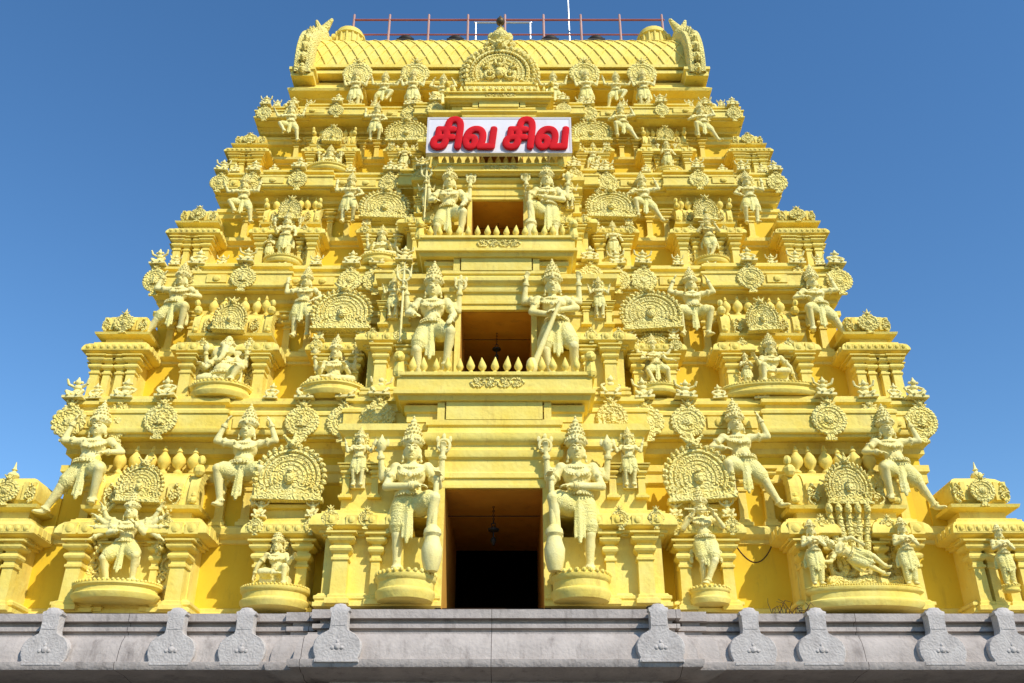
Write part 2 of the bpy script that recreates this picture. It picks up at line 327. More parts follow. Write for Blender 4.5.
ZK = .285 * H            # cornice springing = pilaster top
def pavilion_parts():
    """meshes (pilaster positions are returned apart)"""
    out = {}
    # corner pavilion: square, domed
    bm = newbm(); a = .52
    ring(bm, -a, a, .02, 1.3, PLINTH)
    ring(bm, -a + .02, a - .02, .04, 1.28, [(0, .24), (0, ZK)])
    ring(bm, -a, a, .0, 1.3, [(o, z + ZK) for o, z in KAP])
    for q in range(1): kudu_row(bm, -a - .2, a + .2, -.25, ZK + .24, 9, .075)
    for s in (-1, 1): kudu_side(bm, s * (a + .255), s, -.15, 1.4, ZK + .24, 8, .075)
    ring(bm, -a + .08, a - .08, .10, 1.2, [(0, ZK + .5), (0, ZK + .66), (.20, ZK + .70), (.22, ZK + .76), (.10, ZK + .80)])
    dome = [(.02, 0), (.10, .08), (.12, .2), (.11, .32), (.06, .44), (-.02, .53), (-.12, .585), (-.30, .61)]
    ring(bm, -a + .08, a - .08, .10, 1.2, [(o, z + ZK + .80) for o, z in dome])
    for s in (-1, 1):
        for k in range(2):
            x = s * (.32 + .14 * k); box(bm, x - .045, x + .045, -.05, .1, ZK + .86, ZK + 1.22)
    out['corner_pavilion'] = mesh_of(bm, 'corner_pavilion', M_CREAM, 30)
    # small pavilion
    bm = newbm(); a = .50
    ring(bm, -a, a, 0, 1.0, PLINTH)
    ring(bm, -a + .02, a - .02, .02, .98, [(0, .24), (0, ZK)])
    ring(bm, -a, a, 0, 1.0, [(o, z + ZK) for o, z in KAP])
    kudu_row(bm, -a - .2, a + .2, -.25, ZK + .24, 8, .08)
    for s in (-1, 1): kudu_side(bm, s * (a + .255), s, -.1, .9, ZK + .24, 5, .075)
    ring(bm, -a + .05, a - .05, .05, 1.0, [(0, ZK + .5), (0, ZK + .68), (.10, ZK + .70), (.12, ZK + .76), (.0, ZK + .78), (0, ZK + 1.3), (-.25, ZK + 1.55)])
    out['small_pavilion'] = mesh_of(bm, 'small_pavilion', M_CREAM, 30)
    # barrel roofed pavilion
    bm = newbm(); a = 1.13
    ring(bm, -a, -a + .50, 0, 1.0, PLINTH); ring(bm, a - .50, a, 0, 1.0, PLINTH); ring(bm, -a + .50, a - .50, .10, 1.0, PLINTH)
    ring(bm, -a + .02, a - .02, .10, .98, [(0, .24), (0, ZK)])
    ring(bm, -a + .04, -a + .44, .04, .98, [(0, .24), (0, ZK - .002)]); ring(bm, a - .44, a - .04, .04, .98, [(0, .24), (0, ZK - .002)])
    ring(bm, -a, -a + .56, 0, 1.0, [(o, z + ZK) for o, z in KAP]); ring(bm, a - .56, a, 0, 1.003, [(o, z + ZK) for o, z in KAP])
    ring(bm, -a + .56, a - .56, .12, .99, [(o, z + ZK + .002) for o, z in KAP])
    for s in (-1, 1): kudu_row(bm, s * .98 - .30, s * .98 + .30, -.25, ZK + .24, 2, .125)
    for s in (-1, 1): kudu_side(bm, s * (a + .255), s, -.1, .9, ZK + .24, 4, .10)
    b = .95
    ring(bm, -b, b, .12, 1.0, [(0, ZK + .5), (0, ZK + .66), (.16, ZK + .69), (.18, ZK + .76), (.04, ZK + .79)])
    # barrel body
    n = 9; prof = []
    for i in range(n + 1):
        t = i / n * PI / 2
        prof.append((.06 + .06 * math.sin(t * 2) - .34 * (1 - math.cos(t)), ZK + .79 + .70 * math.sin(t)))
    rows = []
    for o, z in prof:
        y0 = .12 - o; y1 = .98 + 0 * o
        rows.append([bm.verts.new(p) for p in ((-b, y0, z), (b, y0, z), (b, y1, z), (-b, y1, z))])
    for r0, r1 in zip(rows, rows[1:]):
        for i in range(4): bm.faces.new((r0[i], r0[(i + 1) % 4], r1[(i + 1) % 4], r1[i]))
    bm.faces.new(rows[0][::-1]); bm.faces.new(rows[-1])
    # ribs on the barrel and carved end bands
    for x, ww, oo in [(-b - .01, .09, .06), (b + .01, .09, .06), (-b + .24, .05, .035), (b - .24, .05, .035)]:
        for (o0, z0), (o1, z1) in zip(prof, prof[1:]):
            v = [bm.verts.new(p) for p in ((x - ww, .12 - o0 - oo, z0), (x + ww, .12 - o0 - oo, z0), (x + ww, .12 - o1 - oo, z1 + .01), (x - ww, .12 - o1 - oo, z1 + .01))]
            u = [bm.verts.new((p.co.x, p.co.y + .25, p.co.z)) for p in v]
            for f in ((0, 1, 2, 3), (7, 6, 5, 4), (0, 4, 5, 1), (1, 5, 6, 2), (2, 6, 7, 3), (3, 7, 4, 0)):
                vs = v + u; bm.faces.new([vs[k] for k in f])
    for s in (-1, 1):
        for k in range(5): ell(bm, (s * (b + .02), -.02 + .045 * k + (.05 * k if k > 2 else 0), ZK + .86 + .12 * k), (.09, .07, .07), 6)
        ell(bm, (s * (b + .04), .04, ZK + 1.48), (.12, .12, .13), 7); ell(bm, (s * (b + .07), .0, ZK + 1.68), (.08, .08, .1), 6)
        for xx in (.52, .68):
            box(bm, s * xx - .06, s * xx + .06, -.02, .2, ZK + .92, ZK + 1.20)
    box(bm, -b, b, .30, 1.0, ZK + 1.44, ZK + 1.52)
    out['barrel_pavilion'] = mesh_of(bm, 'barrel_pavilion', M_CREAM, 30)
    return out
PAV = pavilion_parts()
PX_CORNER = (9.30, 8.92, 8.94, 8.92); PX_BARREL = (6.72, 6.36, 6.18, 5.95); PX_SMALL = (3.90, 3.70, 3.38, 3.32); SX_BARREL = (1.0, .90, .80, .74)

def add_pavilion(kind, k, x, rot=0, origin=None):
    fx, fz = FX[k], FZ[k]
    o = tpart(kind, PAV[kind], origin or (x * fx, TY[k], TZ[k]), (fx * (SX_BARREL[k] if kind == 'barrel_pavilion' else 1), fx, fz), (0, 0, rot))
    if kind == 'corner_pavilion':
        for px in (-.42, .42): link('pilaster', ME_PIL_S, o, (px, -.06, .02))
        for px in (-.15, .15): link('pilaster', ME_PIL_T, o, (px, -.05, .02))
        side = 1 if x > 0 else -1
        for py in (.35, .8, 1.2): link('pilaster', ME_PIL_T, o, (side * .58, py, .02))
        jlink('medallion', ME_MEDS[k % 3], o, (0, -.10, ZK + 1.02), (.24, .25, .22))
        for s_ in (-1, 1): link('scroll_relief', ME_SCR, o, (s_ * .44, -.06, ZK + .92), (s_ * .5, .7, .46))
        link('finial', ME_KAL, o, (side * .30, .55, ZK + 1.38), (.65, .65, .65))
    elif kind == 'small_pavilion':
        for px in (-.52, .52): jlink('medallion', ME_MEDS[1], o, (px, -.27, ZK + .28), (.13, .2, .13))
        for px in (-.39, .39): link('pilaster', ME_PIL_S, o, (px, -.06, .02))
        jlink('arch_medallion', ME_ARCH, o, (0, -.12, ZK + 1.30), (.66, .66, .66))
        for s_ in (-1, 1): jlink('crest_figure', ME_CREST[0], o, (s_ * .50, -.16, ZK + .52), (.6, .6, .62))
    else:
        for px in (-.95, .95): link('pilaster', ME_PIL, o, (px, -.06, .02))
        for px in (-.46, .46): link('pilaster', ME_PIL_T, o, (px, .04, .02), (.8, .8, 1))
        for px in (-.62, 0, .62): jlink('medallion', ME_MEDS[1], o, (px, -.20 if px else -.17, ZK + .30), (.15, .2, .14))
        jlink('arch_medallion', ME_ARCH, o, (0, -.16, ZK + 1.10), (.42, .5, .46))
        for s_ in (-1, 1):
            link('scroll_relief', ME_SCR, o, (s_ * .66, .06, .62), (s_ * .75, .8, .85)); link('scroll_relief', ME_SCR, o, (s_ * .62, -.03, ZK + .88), (s_ * .6, .8, .55))
        for i in range(6): jlink('baluster', ME_BAL, o, (-.74 + i * .296, .40, ZK + 1.52), (.86, .86, 1.06))
    return o

# --- storeys
DOOR_W = [.91, .75, .61, .50]; DOOR_H = [.495, .545, .575, .575]; ROOM = [3.7, 2.9, 2.4, 1.6]
for k in range(4):
    fx, fz = FX[k], FZ[k]; Y0 = TY[k]; hk = TH[k]; z0 = TZ[k]
    rec = .58 * fx; dep = 2 * (CY - Y0); hw = TW[k] / 2 - .35 * fx + (.5, .1, .05, .0)[k]; bay = (3.05, 2.95, 2.62, 2.55)[k]
    dw = DOOR_W[k]; dh = DOOR_H[k] * hk
    nxt_y = TY[k + 1] - Y0
    bm = newbm()
    # core around the passage; everything local to (0, Y0, z0)
    for s in (-1, 1):
        xa, xb = sorted((s * (dw + .12), s * hw))
        zs_ = (ZK + .50) * fz; box(bm, xa, xb, rec, dep - rec, 0, zs_)
        xa, xb = sorted((s * (TW[k + 1] / 2 * 1.012 - .103), s * (PX_CORNER[k] - .3) * fx)); box(bm, xa, xb, rec + .06, dep - rec - .06, zs_ - .002, zs_ + .62 * fz)
        xa, xb = sorted((s * (dw + .12), s * (TW[k + 1] / 2 * 1.012 - .10)))
        box(bm, xa, xb, rec + .10, dep - rec - .10, zs_, hk)
    storey = tpart('storey', mesh_of(bm, 'storey', M_WALL), (0, Y0, z0))
    bm = newbm()
    # passage lining: jambs, ceiling, floor, then a chamber coloured near black in place of deep shade
    rd = ROOM[k]
    for s in (-1, 1):
        xa, xb = sorted((s * dw, s * (dw + .119))); box(bm, xa, xb, -.44 * fx, rd, 0, dh)
    box(bm, -dw - .119, dw + .119, -.40 * fx, rd, dh, dh + .12)
    link('passage_lining', mesh_of(bm, 'passage_lining', M_SOFFIT), storey)
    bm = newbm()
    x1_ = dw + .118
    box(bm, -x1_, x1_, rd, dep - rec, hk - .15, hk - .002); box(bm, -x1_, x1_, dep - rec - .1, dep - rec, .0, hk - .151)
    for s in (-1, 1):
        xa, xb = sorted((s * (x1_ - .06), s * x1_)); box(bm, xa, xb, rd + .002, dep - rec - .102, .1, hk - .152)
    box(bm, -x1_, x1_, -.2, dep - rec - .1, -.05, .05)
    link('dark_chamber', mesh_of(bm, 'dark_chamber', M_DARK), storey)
    bm = newbm()
    box(bm, -dw - .118, dw + .118, rec + .004, rd - .002, dh + .121, hk - .003)
    # plinth, ledge at the cornice level and upper ledge along the recess, broken at the door
    for s in (-1, 1):
        xa, xb = sorted((s * (dw + .3), s * hw))
        ring(bm, xa, xb, rec, dep - rec, [(.06, .0), (.06, .12), (.03, .14), (.03, .2), (-.01, .22)])
        ring(bm, xa, xb, rec, dep - rec, [(-.01, (ZK + .16) * fz), (.04, (ZK + .18) * fz), (.04, (ZK + .25) * fz), (.10, (ZK + .28) * fz), (.16, (ZK + .33) * fz), (.17, (ZK + .45) * fz), (.12, (ZK + .5) * fz), (-.01, (ZK + .52) * fz)])
        xa, xb = sorted((s * (dw + .3), s * (TW[k + 1] / 2 * 1.012 - .10)))
        ring(bm, xa, xb, rec + .10, dep - rec - .10, [(-.01, hk * .60), (.07, hk * .61), (.07, hk * .65), (.12, hk * .66), (.12, hk * .69), (-.01, hk * .70)])
        ring(bm, xa, xb, rec + .10, dep - rec - .10, [(-.01, hk * .735), (.10, hk * .745), (.10, hk * .77), (.2, hk * .79), (.2, hk * .801), (-.01, hk * .801)])
    link('recess_moulding', mesh_of(bm, 'recess_moulding', M_CREAM), storey)
    # storey-top cornice with medallions
    bm = newbm()
    nhw = TW[k + 1] / 2 * 1.012; ny = nxt_y - .36
    cz = hk * .795; ch = hk * .205
    pr = [(-.3, 0), (.02, .0), (.02, .06), (.10, .07), (.12, .11), (.12, .17), (.09, .18), (.09, .52), (.12, .53), (.12, .60), (.05, .66), (-.02, .70), (-.02, .79), (.07, .82), (.07, .90), (.0, .92), (.0, .995), (-.3, .995)]
    ring(bm, -nhw, nhw, ny, dep - ny, [(o, cz + z * ch) for o, z in pr])
    for s in (-1, 1):
        xa, xb = sorted((s * (PX_BARREL[k] - 1.25 * SX_BARREL[k]) * fx, s * (PX_BARREL[k] + 1.25 * SX_BARREL[k]) * fx))
        ring(bm, xa, xb, ny - .11, ny + .5, [(o, cz + z * ch + .001) for o, z in pr])
        xa, xb = sorted((s * 1.75 * fx, s * 2.95 * fx))
        ring(bm, xa, xb, ny - .16, ny + .5, [(o, cz + z * ch + .001) for o, z in pr])
    xs_ = sorted([-nhw] + [q_ * s * fx for q_ in (1.8, 2.35, 3.05, PX_SMALL[k], PX_BARREL[k], 7.62, 8.62) for s in (-1, 1)] + [nhw])
    for xa, xb in zip(xs_, xs_[1:]):
        m_ = (xa + xb) / 2; w2 = (xb - xa) / 2 - .34 * fx
        if w2 < .12 or abs(m_) < 1.8 * fx: continue
        jog = .11 if abs(abs(m_) / fx - PX_BARREL[k]) < 1.25 * SX_BARREL[k] else 0
        nn = max(1, round(w2 / .28))
        for q_ in range(nn):
            c_ = m_ - w2 + (q_ + .5) * 2 * w2 / nn; hw_ = w2 / nn - .035
            box(bm, c_ - hw_, c_ + hw_, ny - .13 - jog, ny + .1, cz + ch * .215, cz + ch * .485)
            ell(bm, (c_, ny - .14 - jog, cz + ch * .35), (min(hw_ * .6, .09), .04, ch * .10), 8)
    co = link('storey_cornice', mesh_of(bm, 'storey_cornice', M_CREAM, 30), storey)
    mr = ch * .36
    for xo in (2.35, 3.05, PX_SMALL[k], PX_BARREL[k], 7.62, 8.62):
        for s in (-1, 1):
            yy = ny - .12 - (.11 if 5.1 < xo < 7.2 else 0) - (.16 if xo < 3 else 0)
            jlink('medallion', ME_MEDS[int(xo * 3 + (s > 0) + k) % 3], storey, (s * xo * fx * .995, yy, cz + ch * .36), (mr, mr * .8, mr))
            jlink('crest_figure', ME_CREST[int(xo * 7 + (s > 0)) % 2], storey, (s * xo * fx * .995, yy + .06, hk - .02), (fx * .95, fx * .95, fx * .78))
    for xo in (4.6, 5.45, 7.0, 8.2):
        for s in (-1, 1):
            if abs(xo - PX_BARREL[k]) > .3: jlink('crest_figure', ME_CREST[int(xo * 5 + k) % 2], storey, (s * xo * fx, ny + .02, hk + .01), (fx * .66, fx * .66, fx * .6))
    # central bay
    bm = newbm()
    yb = -.50 * fx
    for s in (-1, 1):
        xa, xb = sorted((s * (dw + .122), s * bay * fx))
        ring(bm, xa, xb, yb, rec, shift(PLINTH, 0, fx * .8, fz))
        ring(bm, xa, xb, yb + .02, rec, [(0, .2 * fz), (0, ZK * fz)])
        xa2, xb2 = sorted((s * 1.75 * fx, s * bay * fx))
        ring(bm, xa2, xb2, yb, rec, [(o * fx, (z + ZK) * fz) for o, z in KAP])
        kudu_row(bm, xa2 - .05, xb2 + .1, yb - .26 * fx, (ZK + .24) * fz, 4, .10 * fx)
        xa3, xb3 = sorted((s * (dw + .122), s * (bay - .2) * fx)); yc = yb + .12
        ring(bm, xa3, xb3, yc, rec, [(0, (ZK + .40) * fz), (0, hk * .52), (.05, hk * .525), (.05, hk * .55), (.0, hk * .555), (0, hk * .68), (.08, hk * .69), (.08, hk * .71), (.02, hk * .715), (.02, hk * .74), (.14, hk * .76), (.14, hk * .79), (.0, hk * .80)])
    # lintel stack over the door
    lp = [(0, 0), (0, .12), (.05, .13), (.05, .2), (.02, .22), (.02, .40), (.10, .43), (.12, .47), (.12, .53), (.05, .55), (.05, .62), (.16, .66), (.20, .70), (.20, .78), (.08, .82), (.06, .90), (.12, .92), (.12, 1.0)]
    lz0 = dh + .02; lz1 = hk * .80
    ring(bm, -1.22 * fx, 1.22 * fx, yb - .02, rec, [(o * fx * .75, lz0 + z * (lz1 - lz0)) for o, z in lp])
    ring(bm, -dw * 1.0 - .02, dw * 1.0 + .02, yb - .12, rec, [(0, lz1 + .001), (0, hk * .885)]) if k != 2 else None
    ring(bm, -1.70 * fx, 1.70 * fx, yb + .02, rec, [(0, lz1 + .002), (0, hk * .80), (.0, hk * .84), (.05, hk * .845), (.05, hk * .875), (.0, hk * .884)])
    for s in (-1, 1):        # little brackets beside the block
        x = s * (dw + .12); box(bm, x - .07, x + .07, yb - .10, yb + .2, lz1 + .004, hk * .883)
    cb = link('central_bay', mesh_of(bm, 'central_bay', M_CREAM, 30), storey)
    for s in (-1, 1):
        link('pilaster', ME_PIL, cb, (s * (bay - .33) * fx, yb - .05, .02), (fx, fx, fz))
        link('pilaster', ME_PIL_T, cb, (s * 2.1 * fx, yb - .02, .02), (fx, fx, fz))
        for xo in (bay - .82, bay - .28): link('colonette', ME_PIL_T, cb, (s * xo * fx, yb + .10, hk * .455), (fx * .8, fx * .8, fz * .52))
        for xo in (bay - .75, bay - .1): jlink('medallion', ME_MEDS[2], cb, (s * xo * fx, yb - .24 * fx, (ZK + .27) * fz), (.15 * fx, .2 * fx, .15 * fz))
    for xo in (PX_BARREL[k] + 1.42 * SX_BARREL[k] - .1, PX_BARREL[k] + 1.42 * SX_BARREL[k] + .42, PX_BARREL[k] - 1.42 * SX_BARREL[k] + .1, PX_BARREL[k] - 1.42 * SX_BARREL[k] - .42):
        for s in (-1, 1) if abs(xo * fx) < TW[k + 1] / 2 - .3 else (): link('colonette', ME_PIL_T, storey, (s * xo * fx, rec + .06, (ZK + .52) * fz), (fx, fx, fz * .93))
    # door frame
    bm = newbm()
    for s in (-1, 1):
        xa, xb = sorted((s * dw, s * (dw + .13 * fx))); box(bm, xa, xb, yb - .03, yb + .05, .02, dh)
    box(bm, -dw - .13 * fx, dw + .13 * fx, yb - .035, yb + .05, dh + .001, dh + .06)
    link('door_frame', mesh_of(bm, 'door_frame', M_CREAM), storey)
    # balcony of the storey above
    if k < 4:
        bm = newbm()
        bw = 1.90 * fx; bz = hk * (.885, .885, .765, .86)[k]; bt = hk * (1.0, 1.0, .855, .965)[k] + (.05 if k < 2 else 0)
        hgt = bt - bz
        yf = yb - (.24 if k < 3 else .17)
        ring(bm, -bw, bw, yf, nxt_y + .4, [(-.06, bz + .001), (-.02, bz + hgt * .16), (.05, bz + hgt * .18), (.05, bz + hgt * .32), (0, bz + hgt * .36), (0, bz + hgt * .86), (.06, bz + hgt * .88), (.06, bz + hgt), (-.05, bz + hgt)])
        for s in (-1, 1):
            limb(bm, (s * (bw - .02), yf + .02, bt), (s * (bw - .02), yf + .02, bt + .26 * fx), .12 * fx, .09 * fx, 8)
            ell(bm, (s * (bw - .02), yf - .04, bt + .33 * fx), (.12 * fx, .13 * fx, .12 * fx), 8)
            ell(bm, (s * (bw - .02), yf - .14, bt + .28 * fx), (.05, .06, .05), 6)
        bal = link('balcony', mesh_of(bm, 'balcony', M_CREAM, 35), storey)
        for x, m_ in ((-.38, 1), (-.14, -1), (.14, 1), (.38, -1)): link('scroll_relief', ME_SCR, bal, (x * fx, yf - .01, bz + hgt * .62), (m_ * .55 * fx, .6, .36 * fx), (0, R(90), 0))
        n = 15
        for i in range(n):
            x = -bw + .28 * fx + i * (2 * bw - .56 * fx) / (n - 1)
            jlink('finial_spike', ME_SPIKE, bal, (x, yf + .06, bt), (fx * .95, fx * .95, fx * .95))
    # pavilions
    for s in (-1, 1):
        add_pavilion('corner_pavilion', k, s * PX_CORNER[k])
        add_pavilion('barrel_pavilion', k, s * PX_BARREL[k])
        add_pavilion('small_pavilion', k, s * PX_SMALL[k])
    # flanks: one barrel pavilion on each side of the tower
        add_pavilion('barrel_pavilion', k, s * 6.42, rot=s * PI / 2, origin=(s * (hw + .25), CY, z0))

# --- carved relief figures are added later; now the top storey and the barrel roof
Y0, z0 = TY[4], TZ[4]
bm = newbm()
box(bm, -5.15, 5.15, Y0 + .75, 2 * CY - Y0 - .75, z0 - .02, 20.9)
top = tpart('top_storey', mesh_of(bm, 'top_storey', M_WALL), (0, 0, 0))
bm = newbm()
D2 = 2 * CY
ring(bm, -6.15, 6.15, Y0 + .1, D2 - Y0 - .1, [(.0, z0 - .01), (.0, z0 + .07), (-.06, z0 + .09), (-.06, z0 + .14)])
for s in (-1, 1):
    xa, xb = sorted((s * 4.05, s * 5.55))
    ring(bm, xa, xb, Y0 + .35, D2 - Y0 - .35, [(-.35, z0 + .86), (.0, z0 + .88), (.02, z0 + .92), (.30, z0 + .95), (.33, z0 + 1.02), (.20, z0 + 1.17), (.10, z0 + 1.27), (.10, z0 + 1.34), (-.2, z0 + 1.34)])
    ring(bm, xa, xb - .0, Y0 + .42, D2 - Y0 - .42, [(0, z0 + 1.32), (0, z0 + 1.40), (.08, z0 + 1.43), (.08, z0 + 1.50), (-.1, z0 + 1.52), (-.1, 21.35)])
ring(bm, -4.05, 4.05, Y0 + .32, D2 - Y0 - .32, [(-.3, z0 + 1.16), (.04, z0 + 1.18), (.04, z0 + 1.24), (.18, z0 + 1.28), (.2, z0 + 1.34), (.12, z0 + 1.44), (.02, z0 + 1.5), (.02, z0 + 1.60), (.08, z0 + 1.62), (.08, z0 + 1.68), (-.2, z0 + 1.70)])
link('eaves', mesh_of(bm, 'eaves', M_CREAM, 30), top)
for xo, n_ in ((4.0, 0), (2.35, 0), (1.15, 0)):
    for s in (-1, 1):
        link('pilaster', ME_PIL, top, (s * xo, Y0 + .55, z0 + .08), (.75, .75, .87))
# central block with its little balcony
bm = newbm()
ring(bm, -1.0, 1.0, Y0 - .25, Y0 + .8, [(0, z0 - .01), (0, z0 + .22), (.06, z0 + .24), (.06, z0 + .32)])
ring(bm, -.85, .85, Y0 - .02, Y0 + .8, [(0, z0 + .3), (0, z0 + .62), (.08, z0 + .65), (.10, z0 + .72), (.02, z0 + .74), (.02, z0 + 1.0), (.1, z0 + 1.03), (.1, z0 + 1.1)])
cbk = link('central_block', mesh_of(bm, 'central_block', M_CREAM, 30), top)
for i in range(12): jlink('finial_spike', ME_SPIKE, cbk, (-.85 + i * 1.7 / 11, Y0 - .2, z0 + .32), (.7, .7, .62))

# barrel roof: lattice ribs laid over a smooth vault
RZ = 21.15; RA = 1.72; RB = 2.12; RX = 5.35
bm = newbm()
n = 28; vs = []
for i in range(n + 1):
    t = PI * i / n
    vs.append((CY - RA * math.cos(t), RZ + RB * math.sin(t)))
rowa = [bm.verts.new((-RX, y, z)) for y, z in vs]; rowb = [bm.verts.new((RX, y, z)) for y, z in vs]
for i in range(n): bm.faces.new((rowa[i], rowb[i], rowb[i + 1], rowa[i + 1]))
bm.faces.new(rowa); bm.faces.new(rowb[::-1])
bm.faces.new((rowa[0], rowa[-1], rowb[-1], rowb[0]))
# raised scale pattern: diagonal bars in both senses following the vault
def vault(x, t, off=0): return Vector((x, CY - (RA + off) * math.cos(t), RZ + (RB + off) * math.sin(t)))
def strip(bm, x0, t0, x1, t1, wd, off, seg=10):
    prev = None
    for i in range(seg + 1):
        u = i / seg; x = x0 + (x1 - x0) * u; t = t0 + (t1 - t0) * u
        q = [bm.verts.new(vault(x - wd, t, -.01)), bm.verts.new(vault(x - wd, t, off)), bm.verts.new(vault(x + wd, t, off)), bm.verts.new(vault(x + wd, t, -.01))]
        if prev:
            for j in range(3): bm.faces.new((prev[j], prev[j + 1], q[j + 1], q[j]))
        prev = q
ta, tb = .03, 1.45
for i in range(-5, 34):
    x = -RX + .1 + i * .33
    for (a_, b_) in ((x, x + 1.35), (x + 1.35, x)):
        u0, u1 = 0, 1
        xs, xe = a_, b_
        lo, hi = -RX + .05, RX - .05
        if min(xs, xe) < lo or max(xs, xe) > hi:
            # clip in x
            def tt(xv): return (xv - xs) / (xe - xs)
            c = sorted((tt(lo), tt(hi))); u0, u1 = max(0, c[0]), min(1, c[1])
            if u1 - u0 < .05: continue
        strip(bm, xs + (xe - xs) * u0, ta + (tb - ta) * u0, xs + (xe - xs) * u1, ta + (tb - ta) * u1, .016 if a_ < b_ else .022, .022 if a_ < b_ else .034)
strip(bm, -RX, ta - .04, RX, ta - .04, .0, .06)
roof = link('barrel_roof', mesh_of(bm, 'barrel_roof', M_CREAM, 40), top)
bm = newbm()
for s in (-1, 1):
    xa, xb = sorted((s * 5.16, s * 5.78)); ring(bm, xa, xb, CY - 2.02, CY + 2.02, [(0, 20.55), (0, 20.72), (.05, 20.75), (.05, 20.84), (0, 20.86)])
for zc, oo in ((RZ - .04, .10), (RZ - .22, .04)):
    box(bm, -RX, RX, CY - RA - oo, CY - RA + .25, zc - .05, zc + .05)
box(bm, -RX, RX, CY - .28, CY + .28, RZ + RB - .08, RZ + RB + .05)
link('roof_moulding', mesh_of(bm, 'roof_moulding', M_CREAM), roof)
# horseshoe gable ends
def gable_bm():
    bm = newbm(); n = 40
    def rad(a, base): return base * (1.03 + .20 * max(0, math.sin(a - .12)) ** 8)
    def rows(x, base):
        return [bm.verts.new((x, CY - rad(a, base) * math.cos(a), 21.2 + rad(a, base) * math.sin(a))) for a in [(-.26 + (PI + .52) * i / n) for i in range(n + 1)]]
    xs = [(-.26, 1.75), (-.28, 2.02), (-.22, 2.10), (-.12, 2.10), (-.08, 2.02), (.04, 2.02), (.08, 2.12), (.18, 2.12), (.22, 2.04), (.22, 1.9), (.16, 1.84), (.16, 1.7)]
    rr = [rows(x, r_) for x, r_ in xs]
    for a, b in zip(rr, rr[1:]):
        for i in range(n): bm.faces.new((a[i], a[i + 1], b[i + 1], b[i]))
    bm.faces.new(rr[0]); bm.faces.new(rr[-1][::-1])
    for i in range(n + 1):
        a = -.26 + (PI + .52) * i / n; R_ = rad(a, 2.06)
        p_ = V3(-.02, CY - R_ * math.cos(a), 21.2 + R_ * math.sin(a))
        ell(bm, p_, (.09, .09, .09), 6)
        if i % 2 == 0: limb(bm, p_, p_ + V3(0, -.17 * math.cos(a + .35), .17 * math.sin(a + .35)), .09, .035, 6)
    for rad_ in (1.6, 1.25, .85): torus(bm, (.16, CY, 21.3), (1, 0, 0), rad_, .06, 30, 6)
    ell(bm, (.18, CY, 21.3), (.12, .35, .35), 10)
    ell(bm, (.0, CY - .45, 23.60), (.26, .34, .30), 12); limb(bm, (-.05, CY - .5, 23.8), (-.3, CY - .6, 24.15), .16, .06, 8); limb(bm, (.05, CY - .5, 23.8), (.15, CY - .6, 24.1), .14, .05, 8)
    for zz in (20.75, 21.2, 21.65, 22.1): ell(bm, (.0, CY - 2.02 * math.sqrt(max(.05, 1 - ((zz - 21.2) / 2.1) ** 2)) - .06, zz), (.2, .12, .15), 8)
    return bm
ME_GAB = mesh_of(gable_bm(), 'gable_end', M_CARVE, 45)
for s in (-1, 1): link('gable_end', ME_GAB, top, (s * 5.50, 0, 0), (s, 1, 1))
# block behind the railing next to each gable
def horn_bm():
    bm = newbm(); M_ = Matrix.Translation((0, CY, 22.9))
    lathe(bm, [(.44, 0), (.44, .95), (.50, .98), (.50, 1.06), (.44, 1.10), (.42, 1.22), (.30, 1.26)], 18, M_)
    for i in range(9):
        a = PI + PI * i / 8; limb(bm, (.45 * math.cos(a), CY + .45 * math.sin(a), 23.0), (.45 * math.cos(a), CY + .45 * math.sin(a), 23.84), .035, .035, 6)
    for i in range(5): ell(bm, (.1 + .11 * i, CY - .2, 24.0 - .12 * abs(i - 1)), (.12, .2, .16), 7)
    return bm
for s in (-1, 1): link('ridge_block', mesh_of(horn_bm(), 'ridge_block', M_CREAM, 40), top, (s * 4.72, 0, 0), (s, 1, 1 if s < 0 else 1))
# big central medallion, crest and pair medallions above the statues
bm = arch_bm()
for i in range(31):
    a = -.5 + i * (PI + 1.0) / 30
    c = Vector((1.16 * math.cos(a), -.05, -.08 + 1.1 * math.sin(a))); ell(bm, c, (.09, .1, .09), 6)
    c = Vector((.84 * math.cos(a), -.2, -.08 + .8 * math.sin(a))); ell(bm, c, (.05, .06, .05), 5)
for x, zz, rr in ((-.3, -.2, .2), (.3, -.2, .2), (0, .3, .2), (-.42, .15, .12), (.42, .15, .12)):
    torus(bm, (x, -.22, zz), (0, 1, 0), rr * .7, .05, 12, 5); ell(bm, (x, -.25, zz), (rr * .3, .1, rr * .3), 6)
link('great_medallion', mesh_of(bm, 'great_medallion', M_CARVE, 45), top, (0, Y0 + .15, z0 + 1.62), (.92, 1.0, .95))
for xo in (2.35, 3.95):
    for s in (-1, 1):
        jlink('medallion', ME_MED, top, (s * xo, Y0 - .05, z0 + 1.46), (.40, .3, .36))
def crest_finial():
    bm = newbm()
    lathe(bm, [(.42, 0), (.46, .08), (.30, .18), (.22, .26), (.32, .36), (.36, .5), (.28, .66), (.14, .76), (.10, .9), (.13, .95), (.05, 1.0)], 16)
    for s in (-1, 1): ell(bm, (s * .30, 0, .55), (.14, .12, .2), 8); ell(bm, (s * .42, 0, .2), (.14, .12, .14), 8)
    return bm
fin = link('crest_finial', mesh_of(crest_finial(), 'crest_finial', M_CARVE, 45), top, (0, Y0 + .35, z0 + 2.78), (.85, .85, .85))
bm = newbm(); lathe(bm, [(.05, .0), (.05, .18), (.16, .26), (.19, .38), (.15, .5), (.05, .57), (.05, .66), (.01, .7)], 14)
link('metal_finial', mesh_of(bm, 'metal_finial', mat('dull_bronze', (.16, .11, .04), (.07, .05, .03), rough=.5, metal=.5), 50), fin, (0, 0, .98), (.8, .8, .85))

